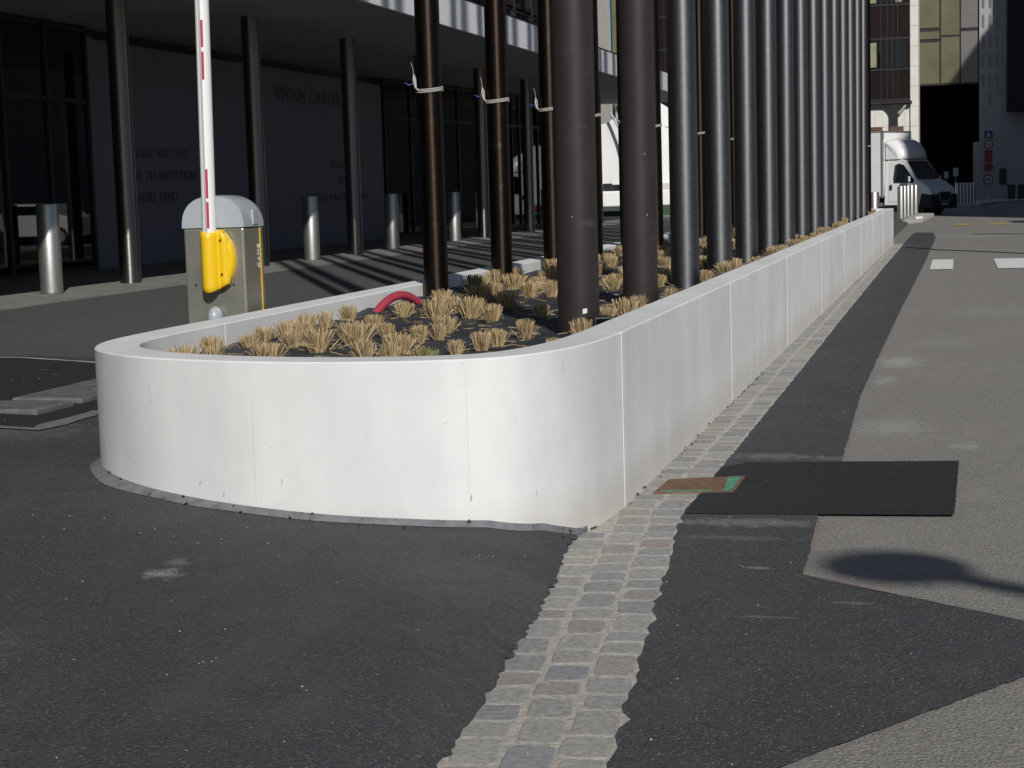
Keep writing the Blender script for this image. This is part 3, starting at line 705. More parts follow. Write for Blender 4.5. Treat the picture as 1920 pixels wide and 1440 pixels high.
while y < 38.6:
    for x in (-3.45, -3.0, -2.55, -2.1, -1.8):
        X, Y = x+rg.uniform(-.13, .13), y+rg.uniform(-.16, .16)
        X = max(-3.6, min(wx(Y)-.3, X))
        if clear_of(X, Y, .22, POLES) and clear_of(X, Y, .2, allp): allp.append((X, Y, rg.uniform(.10, .15), False))
    y += .62 if y < 22 else .85
nears = [p for p in allp if p[3] and p[1] < 10.6]; fars = [p for p in allp if not (p[3] and p[1] < 10.6)]
LAB = {}
# near tufts: rows counted back from the rounded end, each row from the left
rows = []
for p in sorted(nears, key=lambda q: q[1]-q[0]*.05):
    if rows and len(rows[-1]) < 8: rows[-1].append(p)
    else: rows.append([p])
RN = ['front row inside the rounded end', 'second row from the rounded end', 'third row from the rounded end', 'fourth row from the rounded end', 'fifth row from the rounded end', 'sixth row from the rounded end', 'seventh row from the rounded end']
for rname, row in zip(RN, rows):
    for k, p in enumerate(sorted(row)): LAB[p] = f'{ORD[k]} straw tuft from the left, {rname}'
bins = {}
for p in fars:
    k = int((p[1]-8.97)//1.79); bins.setdefault(k, []).append(p)
for k, ps in bins.items():
    for q, p in enumerate(sorted(ps, key=lambda s: -s[0])):
        i = min(max(k, 0), 13)
        LAB[p] = f'{ORD[min(q, 15)]} straw tuft from road wall, in the gap after the {ORD[i]} road side pole' if k <= 13 else f'{ORD[min(q, 15)]} straw tuft from road wall, beyond the last road side pole'
for i, p in enumerate(allp):
    x, y, wd, nr = p
    me = TG if (x, y) in ((-3.43, 12.1), (-2.3, 7.2)) else TM[rg.randrange(14)]
    o = bpy.data.objects.new('grass_tuft', me); COL.objects.link(o)
    s = .92*max(.62, min(1.2, wd/.128)); o.location = (x, y, soil_z(x, y)-.004)
    o.scale = (s*rg.uniform(.95, 1.1), s*rg.uniform(.95, 1.1), (.55+.45*s)*rg.uniform(.9, 1.08)); o.rotation_euler = (rg.gauss(0, .06), rg.gauss(0, .06), rg.uniform(0, 6.28))
    if (x, y) == (-3.43, 12.1): LAB[p] = 'taller tuft with green shoots against the inside of the plaza side wall'
    tag(o, LAB[p], 'grass tuft', 'clipped dry grass tufts in the planter')
# loose straw, leaves and grit on the fabric
def litter():
    mb = MB(); rg = random.Random(77)
    for i in range(1100):
        x, y = rg.uniform(-3.65, -1.75), 6.7+rg.random()**1.3*9
        if not inside(x, y): continue
        a = rg.uniform(0, 6.28); L = rg.uniform(.02, .09); z = soil_z(x, y)+.004
        dx, dy = math.cos(a)*L/2, math.sin(a)*L/2; wd = rg.uniform(.001, .0022)
        x1, y1, x2, y2 = x-dx, y-dy, x+dx, y+dy
        mb.add([(x1, y1, soil_z(x1, y1)+.004), (x2, y2, soil_z(x2, y2)+.006), (x2+wd*2, y2-wd, soil_z(x2, y2)+.010), (x1+wd*2, y1-wd, soil_z(x1, y1)+.008)], [(0, 1, 2, 3)])
    return mb
o = obj('loose_straw', litter(), 'straw'); tag(o, 'loose cut straws lying on the dark weed fabric between the tufts', 'straw', kind='stuff')
# red conduit arch and orange cap
pts = [(-3.60+.0*k, 10.2+.0*k, .6) for k in range(0)]
hp = catmull([(-3.70, 10.12), (-3.60, 10.3)], 2)
mb = MB(); arc = []
for k in range(25):
    t = k/24; a = math.pi*t
    arc.append((-3.665+.20*t, 10.42+.62*t-.0*math.sin(a), soil_z(-3.5, 10.6)-.085+.16*math.sin(a)**.8))
mb.tube(arc, .029, 14)
for p, q in zip(arc[::1], arc[1:]): pass
o = obj('red_conduit', mb, 'red_hose'); tag(o, 'red plastic conduit arching out of the soil beside the plaza side wall', 'conduit')
mb = MB().ellipsoid((-3.22, 10.62, soil_z(-3.22, 10.62)+.02), .04, .035, .03, 12, 8).cyl((-3.22, 10.62, soil_z(-3.22, 10.62)), (-3.17, 10.58, soil_z(-3.22, 10.62)+.03), .02, .024, 12)
o = obj('orange_cap', mb, 'orange'); tag(o, 'small orange plastic cap lying among the tufts under the red conduit', 'cap')
# ground spotlight at the foot of the first brown pole
t = thing('ground_spotlight', 'small black ground spotlight at the foot of the nearest brown pole', 'spotlight', (-1.80, 8.72, soil_z(-1.8, 8.72)), .5)
obj('housing', MB().box(-.055, .055, -.07, .07, .03, .115), 'dark_metal', t, bevel=.012)
obj('bracket', MB().box(-.015, .015, -.02, .02, -.04, .035), 'black', t)
obj('lens', MB().box(-.045, .045, -.074, -.069, .04, .105), 'glass_dark', t, bevel=.004)
# dark cable box further along
# ------------------------------------------------------------------ parking barrier
BX, BY = -4.25, 9.50
bz = gz(BX, BY)
t = thing('parking_barrier', 'parking barrier with grey steel cabinet, yellow arm holder and raised white boom', 'barrier', (BX, BY, bz))
W2, D2, HT = .192, .145, 1.02
body = obj('cabinet', MB().box(-W2, W2, -D2, D2, -.05, HT), 'cabinet', t, bevel=.012)
def hood():
    mb = MB(); n = 20; prof = []
    for k in range(n+1):
        a = math.pi*k/n; c_, s_ = math.cos(a), math.sin(a)
        prof.append((-(W2+.006)*math.copysign(abs(c_)**.82, c_), .19*abs(s_)**.82))
    rings = [(-D2-.006, .97), (-D2+.02, 1.0), (D2-.05, 1.0), (D2-.01, .96), (D2+.006, .86)]
    vs = []; m = len(prof)
    for y, s in rings: vs += [(x*(.97+.03*s), y, HT+.002+z*s) for x, z in prof]
    fs = [(r*m+k, r*m+k+1, (r+1)*m+k+1, (r+1)*m+k) for r in range(len(rings)-1) for k in range(m-1)]
    mb.add(vs, fs, True); mb.add(vs, [tuple(range(m)), tuple(range((len(rings)-1)*m, len(rings)*m))[::-1]]); return mb
hd = fixn(obj('hood', hood(), 'grey_plastic', t))
obj('lock_cover', MB().box(W2-.004, W2+.012, -.02, .06, HT+.012, HT+.10), 'grey_plastic', hd, bevel=.006)
obj('stripe', MB().box(W2+.0005, W2+.004, .088, .099, .02, HT-.005), 'yellow', body)
for x, z in ((-.125, HT-.335), (.115, HT-.335), (.085, HT-.05), (.0, HT-.48)): obj('bolt', MB().cyl((x, -D2-.004, z), (x, -D2+.01, z), .007, .007, 10), 'dark_metal', body)
def to_mesh(o):
    bpy.context.view_layer.update(); me = bpy.data.meshes.new_from_object(o.evaluated_get(bpy.context.evaluated_depsgraph_get()))
    n = bpy.data.objects.new('tmp', me); nm = o.name.split('.')[0]; COL.objects.link(n); n.parent = o.parent; n.matrix_local = o.matrix_local.copy()
    bpy.data.objects.remove(o); n.name = nm; return n
def text(name, body_, size, loc, rot, mat, parent=None, ext=.004, sx=1.0, align='LEFT', space=1.0):
    c = bpy.data.curves.new(name, 'FONT'); c.body = body_; c.size = size; c.extrude = ext; c.align_x = align; c.space_character = space
    o = bpy.data.objects.new(name, c); COL.objects.link(o); o.location = loc; o.rotation_euler = rot; o.scale = (sx, 1, 1); c.materials.append(MT[mat])
    if parent: o.parent = parent
    return o
# maker's lettering on the right-hand side, reading upward
o = text('lettering', 'CAME', .046, (W2+.003, .075, HT-.25), (0, 0, 0), 'road_white', body, ext=.001, sx=1.25)
o.matrix_local = Matrix.Translation((W2+.003, .075, HT-.25)) @ Matrix(((0, 0, 1), (0, -1, 0), (1, 0, 0))).to_4x4() @ Matrix.Scale(1.2, 4, (1, 0, 0))
to_mesh(o)
# yellow arm holder
HX, HZ = .034, HT-.185
def oval(cx, cz, rx, rz, lays, n=32):
    mb = MB(); vs = []
    for y, q in lays:
        for k in range(n):
            a = 2*math.pi*k/n; vs.append((cx+rx*q*math.cos(a), y, cz+rz*q*math.sin(a)))
    mb.add(vs, [(r*n+k, r*n+(k+1) % n, (r+1)*n+(k+1) % n, (r+1)*n+k) for r in range(len(lays)-1) for k in range(n)], True)
    mb.add(vs, [tuple(range((len(lays)-1)*n, len(lays)*n))], True); return mb
ho = fixn(obj('arm_holder', oval(HX+.005, HZ, .102, .165, [(-D2, 1.0), (-D2-.030, 1.0), (-D2-.046, .95), (-D2-.052, .86)]), 'yellow', t))
def clamp():
    # half-round sleeve hugging the boom with a flatter wing at its right; rounded lower edge
    mb = MB(); prof = []
    for k in range(17):
        a = math.pi+math.pi*k/16; prof.append((HX-.038+.052*math.cos(a), -D2-.050+.062*math.sin(a)))
    prof += [(HX+.030, -D2-.066), (HX+.052, -D2-.070), (HX+.070, -D2-.064), (HX+.078, -D2-.045)]
    n = len(prof); vs = []
    def zb(x):
        u = (x-(HX-.090))/.168; return HZ-.170-.022*math.sin(min(1, u/.62)*math.pi)+(.03*max(0, u-.62)/.38)
    def zt(x):
        u = (x-(HX-.090))/.168; return HZ+.172-.012*math.sin(u*math.pi)+(.014 if .6 < u < .8 else 0)-(.05*max(0, u-.82)/.18)
    cz = HZ
    for f in (0, .03, .10, .5, .90, .97, 1):
        sh = 1 if .02 < f < .98 else .90
        for x, y in prof: vs.append((HX-.038+(x-HX+.038)*(1 if sh == 1 else .97), -D2-.02+(y+D2+.02)*sh, zb(x)+(zt(x)-zb(x))*f))
    mb.add(vs, [(r*n+k, r*n+k+1, (r+1)*n+k+1, (r+1)*n+k) for r in range(6) for k in range(n-1)], True)
    lo = [(x, -D2-.01, zb(x)) for x, y in prof]; hi = [(x, -D2-.01, zt(x)) for x, y in prof]; o = len(vs)
    vs2 = vs[:n]+lo; mb.add(vs2, [(k+1, k, n+k, n+k+1) for k in range(n-1)])
    vs3 = vs[-n:]+hi; mb.add(vs3, [(k, k+1, n+k+1, n+k) for k in range(n-1)])
    return mb
cl = fixn(obj('arm_clamp', clamp(), 'yellow', ho))
for z in (HZ+.115, HZ-.085): obj('bolt', MB().cyl((HX+.040, -D2-.080, z), (HX+.040, -D2-.05, z), .006, .006, 10), 'dark_metal', ho)
# boom, leaning a little
def boom():
    mb = MB(); n = 28; vs = []
    for z in (0, 3.6):
        for k in range(n):
            a = 2*math.pi*k/n; vs.append((.040*math.cos(a), .046*math.sin(a), z))
    mb.add(vs, [(k, (k+1) % n, n+(k+1) % n, n+k) for k in range(n)], True); mb.add(vs, [tuple(range(n, 2*n))]); return mb
bo = obj('boom', boom(), 'white_paint', t, loc=(HX-.038, -D2-.052, HZ)); bo.rotation_euler = (0, R(1.0), 0)
def groove(a0, a1, z0, z1, out):                        # angles measured from straight ahead, to the right
    mb = MB(); vs = []
    for k in range(4):
        a = R(a0+(a1-a0)*k/3); vs += [((.040+out)*math.sin(a), -(.046+out)*math.cos(a), z0), ((.040+out)*math.sin(a), -(.046+out)*math.cos(a), z1)]
    mb.add(vs, [(2*k, 2*k+2, 2*k+3, 2*k+1) for k in range(3)], True); return mb
obj('groove', groove(-8, 10, .02, 3.59, .0004), 'grey_groove', bo)
ZB = .185
for z0, z1 in ((.0, .155), (.175, .345), (.86, 1.02), (1.045, 1.20), (1.75, 1.90), (1.92, 2.07)): obj('red_band', groove(9, 29, ZB+z0, ZB+z1, .0008), 'red_tape', bo)
# the white photocell at the cabinet foot
ph = obj('photocell', MB().ellipsoid((.0, -D2-.03, HT-.53), .046, .055, .07, 20, 12), 'grey_plastic', t)
ph.location.z = 0.0

# ------------------------------------------------------------------ office building with the canopy (left)
ob = thing('office_building', 'dark office building with white edged canopy, grey lettered wall and tinted glass doors', 'building')
FX, PX_ = -8.45, -13.7
obj('canopy', MB().box(-22, FX-.06, -8, 58.4, 4.30, 4.75), 'soffit', ob)
fa = MB()
for i in range(28):
    y0 = -8+i*2.4; y1 = min(58.4, y0+2.4)
    if y0 < 58.4: fa.box(FX-.06, FX, y0+.004, y1-.004, 4.285, 4.83)
obj('fascia', fa, 'fascia', ob)
obj('fascia_edge', MB().box(FX-.09, FX+.006, -8, 58.4, 4.83, 4.86), 'dark_metal', ob)
# upper storeys
up = MB().box(-22, FX-.32, -8, 42.0, 4.75, 16)
uw = obj('upper_wall', up, 'maroon', ob)
for lvl in range(3):
    z0 = 5.25+lvl*3.3
    for i in range(16):
        y0 = -7.5+i*3.05
        if y0 < 14: continue
        wn = obj('window', MB().box(FX-.325, FX-.30, y0, y0+2.7, z0, z0+1.7), 'glass_dark', uw)
mu = MB()
for i in range(66): mu.box(FX-.32, FX-.22, -7.6+i*.76, -7.54+i*.76, 4.87, 16)
for z in (5.15, 7.0, 8.45, 10.3, 11.75): mu.box(FX-.32, FX-.25, -8, 42, z, z+.1)
obj('mullion', mu, 'maroon_frame', ob)
rl = MB().box(FX-.16, FX-.14, -8, 42, 5.02, 5.05)
obj('roof_rail', rl, 'dark_metal', ob)
# grey lettered wall under the canopy
wl = obj('lettered_wall', MB().box(PX_-.25, PX_, 25.72, 40.35, .30, 4.12), 'panel', ob, bevel=.01)
obj('wall_edge', MB().box(PX_-.2, PX_+.03, 25.55, 25.73, .30, 4.14), 'panel', ob)
obj('head_strip', MB().box(PX_-.4, PX_-.2, -8, 40.4, 4.0, 4.3), 'black', ob)
obj('back_wall', MB().box(-22, PX_-.3, -8, 58, .2, 4.3), 'black', ob)
TR = (R(90), 0, R(90))
def sign(txt, y, z, h, width):
    words = txt.split(); total = sum(len(q) for q in words)+.75*(len(words)-1); yy = y
    for q in words:
        wq = width*len(q)/total; o = text('lettering', q, h/.70, (PX_+.006, yy, z-h/2), TR, 'letter', wl, ext=.003)
        bpy.context.view_layer.update(); o.scale = (wq*.96/max(.01, o.dimensions.x), 1, 1); to_mesh(o); yy += wq+width*.75/total
sign('ENTRÉE  VISITEURS', 26.9, 2.29, .175, 2.38)
sign('ENTRÉE DES INSTITUTIONS', 26.55, 1.90, .175, 3.02)
sign('ENTRÉE FIRMES', 27.05, 1.52, .165, 1.68)
sign('WINSTON CHURCHILL', 33.5, 3.62, .27, 4.3)
sign('ENTRÉE PRESSE', 36.6, 2.16, .17, 2.0)
sign('ENTRÉE VIP', 37.1, 1.80, .17, 1.6)
sign('ENTRÉE FONCTION  GROUPE', 35.3, 1.42, .17, 3.85)
def arrow(y, z, d): obj('arrow', MB().add([(PX_+.004, y, z-.09), (PX_+.004, y, z+.09), (PX_+.004, y+d*.14, z)], [(0, 1, 2)]), 'letter', wl)
arrow(26.75, 2.29, -1); arrow(38.75, 2.16, 1)
# glass doors at the left, angled glass front beyond the lettered wall
def glass_run(p, q, step, z1=4.2, tr=3.05):
    p, q = Vector(p), Vector(q); L = (q-p).length; d = (q-p)/L; n = Vector((d.y, -d.x))
    cnt = max(1, round(L/step))
    for i in range(cnt):
        a = p+d*(L*i/cnt+.035); b = p+d*(L*(i+1)/cnt-.035)
        gl = obj('glass_pane', MB().add([(a.x, a.y, .36), (b.x, b.y, .36), (b.x, b.y, tr), (a.x, a.y, tr)], [(0, 1, 2, 3)]), 'glass_dark', ob)
        gl2 = obj('glass_pane', MB().add([(a.x, a.y, tr+.07), (b.x, b.y, tr+.07), (b.x, b.y, z1), (a.x, a.y, z1)], [(0, 1, 2, 3)]), 'grey_glass_dark' if False else 'glass_dark', ob)
    for i in range(cnt+1):
        c = p+d*(L*i/cnt); w_ = .035; e = n*.07
        poly = [c-d*w_-e, c+d*w_-e, c+d*w_+e*.6, c-d*w_+e*.6]
        m = MB(); m.add([(v.x, v.y, .34) for v in poly]+[(v.x, v.y, z1+.1) for v in poly], [(0, 1, 5, 4), (1, 2, 6, 5), (2, 3, 7, 6), (3, 0, 4, 7), (4, 5, 6, 7)])
        fixn(obj('door_frame', m, 'dark_metal', ob))
    for z in (.35, tr, z1):
        poly = [p-n*.05, q-n*.05, q+n*.03, p+n*.03]
        m = MB(); m.add([(v.x, v.y, z) for v in poly]+[(v.x, v.y, z+.07) for v in poly], [(0, 1, 5, 4), (1, 2, 6, 5), (2, 3, 7, 6), (3, 0, 4, 7), (4, 5, 6, 7), (3, 2, 1, 0)])
        fixn(obj('door_rail', m, 'dark_metal', ob))
glass_run((PX_, 16.4), (PX_, 25.5), 1.3)
glass_run((PX_, 40.5), (-11.75, 57.6), 1.55, tr=3.3)
# steel columns carrying the canopy
colm = MB().cyl((0, 0, .33), (0, 0, 4.31), .142, .142, 36)
c0 = None
for i in range(9):
    y = 21.1+4.5*i
    if c0 is None: c0 = obj('steel_column', colm, 'steel', ob); c = c0
    else: c = c0.copy(); COL.objects.link(c)
    c.location = (-10.83, y, 0)
obj('steel_column', MB().cyl((-10.83, 16.6, .33), (-10.83, 16.6, 4.31), .142, .142, 36), 'steel', ob)

# ------------------------------------------------------------------ bollards
def bollard_proto(h, r):
    t = thing('steel_bollard', 'x', 'bollard')
    mb = MB().lathe([(r, -.05), (r, h-.012), (r-.004, h-.003), (r-.014, h)], 32); mb.add([((r-.014)*math.cos(2*math.pi*k/32), (r-.014)*math.sin(2*math.pi*k/32), h) for k in range(32)], [tuple(range(32))])
    obj('tube', mb, 'brushed', t)
    obj('base_ring', MB().lathe([(r+.012, 0), (r+.012, .008), (r, .010)], 32), 'dark_metal', t)
    return t
b0 = None
BL = [(18.95, 'steel bollard standing left of the first canopy column, by the dark glass doors'), (27.8, 'steel bollard in front of the lettered wall, left of the third canopy column'),
      (32.55, 'steel bollard right of the third canopy column, at the end of the lettered wall'), (36.95, 'steel bollard before the angled glass, between the two nearest rope tied poles'), (41.4, 'steel bollard behind the second rope tied pole'), (45.9, 'steel bollard under the far canopy, beside the fifth visible column'), (50.4, 'steel bollard near the far end of the canopy')]
for y, lab in BL:
    if b0 is None: b0 = bollard_proto(1.1, .137); t = b0
    else: t = copy_tree(b0)
    t.location = (-10.80 if y < 30 else -10.92, y, .355); tag(t, lab, 'bollard', 'steel bollards along the canopy columns')
# far traffic island with its own bollards
mb = MB().prism([(-6.5, 56.6), (-1.62, 56.6), (-1.10, 58.2), (-.82, 66.5), (-.88, 69.5), (-1.5, 71.5), (-6.5, 76)], -.05, .10)
structure('pavement', mb, 'kerb', bevel=.02)
tag(obj('kerb_stone', MB().box(-1.33, -1.10, 58.6, 60.2, .1, .17), 'road_white', bevel=.02), 'short white painted kerb stone at the edge of the far pavement', 'kerb stone')
for i, (x, y) in enumerate([(-1.80, 58.6), (-1.75, 60.7), (-1.69, 62.8), (-1.62, 65.2), (-1.53, 67.6), (-1.34, 71.0)]):
    t = copy_tree(b0); t.location = (x, y, .10); t.scale = (.82, .82, 1.0); tag(t, f'steel bollard on the far pavement beside the truck, {ORD[i]} in line', 'bollard', 'steel bollards beside the truck')
t = copy_tree(b0); t.location = (-2.55, 56.0, .0); t.scale = (1.15, 1.15, .95); tag(t, 'steel bollard showing just above the far end of the planter wall', 'bollard', 'steel bollards beside the truck')
for i, x in enumerate((.08, .24, .40, .56, .72, .88)):
    t = copy_tree(b0); t.location = (x-.05, 89.0+i*.1, .0); t.scale = (.75, .75, 1.05); tag(t, f'shaded bollard beyond the truck nose, {ORD[i]} from the left', 'bollard', 'shaded bollards beyond the truck')
mb = MB().prism([(-.6, 87.5), (1.1, 87.5), (2.3, 96), (6, 101), (6, 104.8), (-.6, 104.8)], -.05, .10); structure('pavement', mb, 'kerb', bevel=.02)

# ------------------------------------------------------------------ box truck
tk = thing('box_truck', 'white box truck with a roof spoiler turning out of the shade', 'truck', (-.50, 69.75, 0), R(-29))
def cab():
    # side profile of the cab (x forward, z up), swept across y with a narrower top
    prof = [(-2.05, .42), (-2.05, 2.16), (-1.9, 2.24), (-1.45, 2.25), (-1.2, 2.17), (-.62, 1.40), (-.36, 1.25), (-.10, 1.08), (-.02, .90), (0, .62), (-.02, .42)]
    mb = MB(); n = len(prof); vs = []
    ys = [(-1.0, .06), (-.94, 0), (.94, 0), (1.0, .06)]
    for y, ins in ys:
        for x, z in prof:
            tap = 1-.12*max(0, (z-1.1)/1.15)
            vs.append((x-(ins*1.2 if x > -.7 else 0)*(1 if z < 1.3 else .6), y*tap, z-(ins*.5 if z > 2.1 else 0)))
    fs = [(r*n+k, r*n+(k+1) % n, (r+1)*n+(k+1) % n, (r+1)*n+k) for r in range(3) for k in range(n)]
    mb.add(vs, fs); mb.add(vs, [tuple(range(n)), tuple(range(3*n, 4*n))[::-1]]); return mb
cb = fixn(obj('cab', cab(), 'truck_white', tk, bevel=.03, segs=3))
def yw(z): return 1.0*(1-.12*max(0, (z-1.1)/1.15))
# windscreen on the raked face
dx, dz = .58, -.77
def on_screen(t_, y, out=.012):
    x = -1.2+dx*t_; z = 2.17+dz*t_; nx, nz = .8, .6
    return (x+nx*out, y*yw(z), z+nz*out)
obj('windscreen', MB().add([on_screen(.06, -.84), on_screen(.97, -.93), on_screen(1.0, -.5), on_screen(1.02, 0), on_screen(1.0, .5), on_screen(.97, .93), on_screen(.06, .84)], [tuple(range(7))]), 'glass_dark', cb)
for s in (-1, 1):
    side = [(-1.62, 1.30), (-1.66, 1.45), (-1.62, 1.98), (-1.45, 2.05), (-1.22, 1.98), (-.98, 1.70), (-.72, 1.36), (-.76, 1.28)]
    pts = [(x, s*(yw(z)+.010), z) for x, z in side]
    dr = obj('door', MB().add([(x, s*(yw(z)+.006), z) for x, z in [(-1.86, .55), (-1.86, 2.08), (-1.25, 2.10), (-.80, 1.52), (-.66, 1.2), (-.72, .9), (-.9, .62), (-1.0, .55)]], [tuple(range(8)) if s < 0 else tuple(range(7, -1, -1))]), 'truck_white', cb)
    obj('side_window', MB().add(pts, [tuple(range(8)) if s < 0 else tuple(range(7, -1, -1))]), 'glass_dark', dr)
    obj('handle', MB().box(-1.80, -1.70, s*1.012-.012, s*1.012+.012, 1.02, 1.22), 'black', dr, bevel=.02)
    mr = obj('mirror', MB().box(-.98, -.84, s*1.18-.09, s*1.18+.09, 1.28, 1.56), 'black', cb, bevel=.03)
    obj('mirror_cap', MB().box(-.835, -.81, s*1.18-.07, s*1.18+.07, 1.32, 1.53), 'truck_white', mr, bevel=.01)
    obj('headlight', MB().add([(-.46, s*.955, 1.16), (-.14, s*.975, .93), (-.055, s*.80, .92), (-.075, s*.62, .97), (-.28, s*.74, 1.15), (-.42, s*.86, 1.24)], [tuple(range(6)) if s > 0 else tuple(range(5, -1, -1))]).add([(-.46, s*.975, 1.16), (-.14, s*.995, .93), (-.035, s*.80, .92), (-.055, s*.62, .97), (-.26, s*.74, 1.165), (-.40, s*.86, 1.26)], [tuple(range(6))]), 'lamp_glass', cb)
    for wxp, rr in ((-.95, .34), (-3.9, .34)):
        wh = obj('wheel', MB().cyl((wxp, s*.98, rr), (wxp, s*.76, rr), rr, rr, 28), 'tyre', tk, bevel=.03)
        obj('rim', MB().cyl((wxp, s*.99, rr), (wxp, s*.95, rr), .2, .2, 20), 'alu', wh)
# dark bumper, arches and grille
bmp = MB(); poly = [(-1.45, .36), (-1.42, .60), (-1.25, .76), (-.95, .80), (-.66, .76), (-.40, .86), (-.04, .80), (.05, .62), (.05, .30), (-.5, .26), (-.52, .36), (-.6, .62), (-.95, .74), (-1.3, .62), (-1.38, .36)]
for s in (-1, 1):
    bmp.add([(x, s*1.02, z) for x, z in poly[5:11]]+[(x, s*.9, z) for x, z in poly[5:11]], [(0, 1, 2, 3, 4, 5), (6, 7, 8, 9, 10, 11)]+[(i, (i+1) % 6, 6+(i+1) % 6, 6+i) for i in range(6)])
bmp.box(-.08, .06, -.98, .98, .24, .80)
fixn(obj('bumper', bmp, 'bumper', tk, bevel=.03))
for s in (-1, 1): obj('wheel_arch', MB().cyl((-.95, s*1.015, .36), (-.95, s*.8, .36), .44, .44, 28), 'bumper', tk)
gr = obj('grille', MB().box(.0, .075, -.42, .42, .56, .88), 'black', tk, bevel=.03)
fr = MB().box(.055, .085, -.45, .45, .87, .90).box(.055, .085, -.40, .40, .53, .56)
fr.add([(.055, -.46, .9), (.085, -.46, .9), (.085, -.39, .53), (.055, -.39, .53), (.055, -.43, .9), (.085, -.43, .9), (.085, -.36, .53), (.055, -.36, .53)], [(0, 1, 2, 3), (1, 5, 6, 2), (5, 4, 7, 6), (4, 0, 3, 7)])
fr.add([(.055, .46, .9), (.085, .46, .9), (.085, .39, .53), (.055, .39, .53), (.055, .43, .9), (.085, .43, .9), (.085, .36, .53), (.055, .36, .53)], [(0, 1, 2, 3), (1, 5, 6, 2), (5, 4, 7, 6), (4, 0, 3, 7)])
fixn(obj('grille_frame', fr, 'alu', gr))
obj('number_plate', MB().box(.06, .072, -.26, .26, .36, .47), 'sign_white', tk)
# roof spoiler
def spoiler():
    prof = [(-2.02, 2.22), (-2.02, 3.02), (-1.86, 3.04), (-1.62, 2.98), (-1.38, 2.82), (-1.22, 2.60), (-1.14, 2.38), (-1.12, 2.22)]
    mb = MB(); n = len(prof); vs = []
    for y, ins in ((-.98, .14), (-.86, .03), (-.6, 0), (.6, 0), (.86, .03), (.98, .14)):
        for x, z in prof: vs.append((x-(ins*2.2 if x > -1.95 else 0), y*.96, max(2.21, z-(ins if z > 2.3 else 0))))
    fs = [(r*n+k, r*n+(k+1) % n, (r+1)*n+(k+1) % n, (r+1)*n+k) for r in range(5) for k in range(n)]
    mb.add(vs, fs, True); mb.add(vs, [tuple(range(n)), tuple(range(5*n, 6*n))[::-1]]); return mb
fixn(obj('roof_spoiler', spoiler(), 'truck_white', tk))
bx = obj('cargo_box', MB().box(-6.3, -2.10, -1.07, 1.07, .80, 3.32), 'box_white', tk)
tr_ = MB()
for s in (-1, 1):
    tr_.box(-2.16, -2.07, s*1.04-.045, s*1.04+.045, .78, 3.34).box(-6.32, -2.09, s*1.05-.035, s*1.05+.035, 3.30, 3.36).box(-6.32, -2.09, s*1.05-.035, s*1.05+.035, .72, .80)
tr_.box(-2.13, -2.07, -1.0, 1.0, 3.30, 3.35)
obj('corner_trim', tr_, 'alu', bx)
obj('chassis', MB().box(-6.2, -1.9, -.5, .5, .42, .74), 'bumper', tk)
obj('side_guard', MB().box(-3.3, -2.15, -.98, -.94, .38, .52), 'alu', tk)
obj('side_lamp', MB().box(-2.36, -2.24, -1.09, -1.03, .56, .78), 'lamp_red', tk, bevel=.02)

# ------------------------------------------------------------------ street beyond: maroon office block, olive glass front, white tower
mo = thing('maroon_office_block', 'dark maroon office block on white tiled piers with window bands', 'building')
x0, x1, Y0 = -18.2, -2.56, 101.0
obj('wall', MB().box(x0, x1, Y0, Y0+9, 5.85, 22), 'maroon', mo)
for z0, z1 in ((7.75, 9.30), (11.35, 12.95), (14.9, 16.5)):
    k = 0; x = x1-.22
    while x > -10.5:
        for wd, mt in ((.62, 'pale_blind' if (k+int(z0)) % 3 != 1 else 'glass_dark'), (.22, 'glass_dark'), (.22, 'pale_blind' if k % 2 else 'glass_dark'), (.22, 'glass_dark')):
            wn = obj('window', MB().box(x-wd, x, Y0-.03, Y0-.001, z0, z1), 'glass_dark', mo)
            if mt == 'pale_blind': obj('blind', MB().box(x-wd+.05, x-(.22 if k == 0 and wd > .5 else .04), Y0-.034, Y0-.031, z0+.05, z1-.12), 'pale_blind', wn)
            x -= wd+.08
        k += 1
m_ = MB(); x = x1
while x > -18:
    for st in (.66, .28, .30, .36):
        m_.box(x-.05, x, Y0-.05, Y0-.002, 5.86, 22); x -= st
for z in (5.86, 7.58, 9.32, 11.2, 12.98, 14.7): m_.box(x0, x1, Y0-.045, Y0-.0035, z, z+.13)
obj('mullion', m_, 'maroon_frame', mo)
obj('soffit', MB().box(x0, x1+.1, Y0-.05, Y0+3.5, 5.72, 5.849), 'black', mo)
for cx in (-3.42, -6.6, -9.8, -13.0): 
    obj('column', MB().box(cx-.17, cx+.17, Y0+.02, Y0+.3, -.1, 5.72), 'maroon_frame', mo)
    for q in (-1, 1):
        pts = [(cx+q*.175, 5.718), (cx+q*.175, 5.2), (cx+q*.26, 5.42), (cx+q*.4, 5.58), (cx+q*.6, 5.68), (cx+q*.8, 5.718)]
        n = len(pts); br = MB().add([(x, Y0+.04, z) for x, z in pts]+[(x, Y0+.28, z) for x, z in pts], [tuple(range(n)), tuple(range(2*n-1, n-1, -1))]+[(i, (i+1) % n, n+(i+1) % n, n+i) for i in range(n)])
        fixn(obj('bracket', br, 'maroon_frame', mo))
def tiled(name, x0, x1, y0, y1, z0, z1, course=1.13, bond=.42, parent=None, mat='stone'):
    o = obj(name, MB().box(x0, x1, y0, y1, z0, z1), mat, parent)
    j = MB(); z = z0
    while z < z1: j.box(x0-.002, x1+.002, y0-.004, y0+.01, z-.012, z+.012); z += course
    x = x0+bond
    while x < x1: j.box(x-.006, x+.006, y0-.003, y0+.01, z0, min(z1, 5.2)); x += bond
    obj('tile_joint', j, 'stone_joint', o); return o
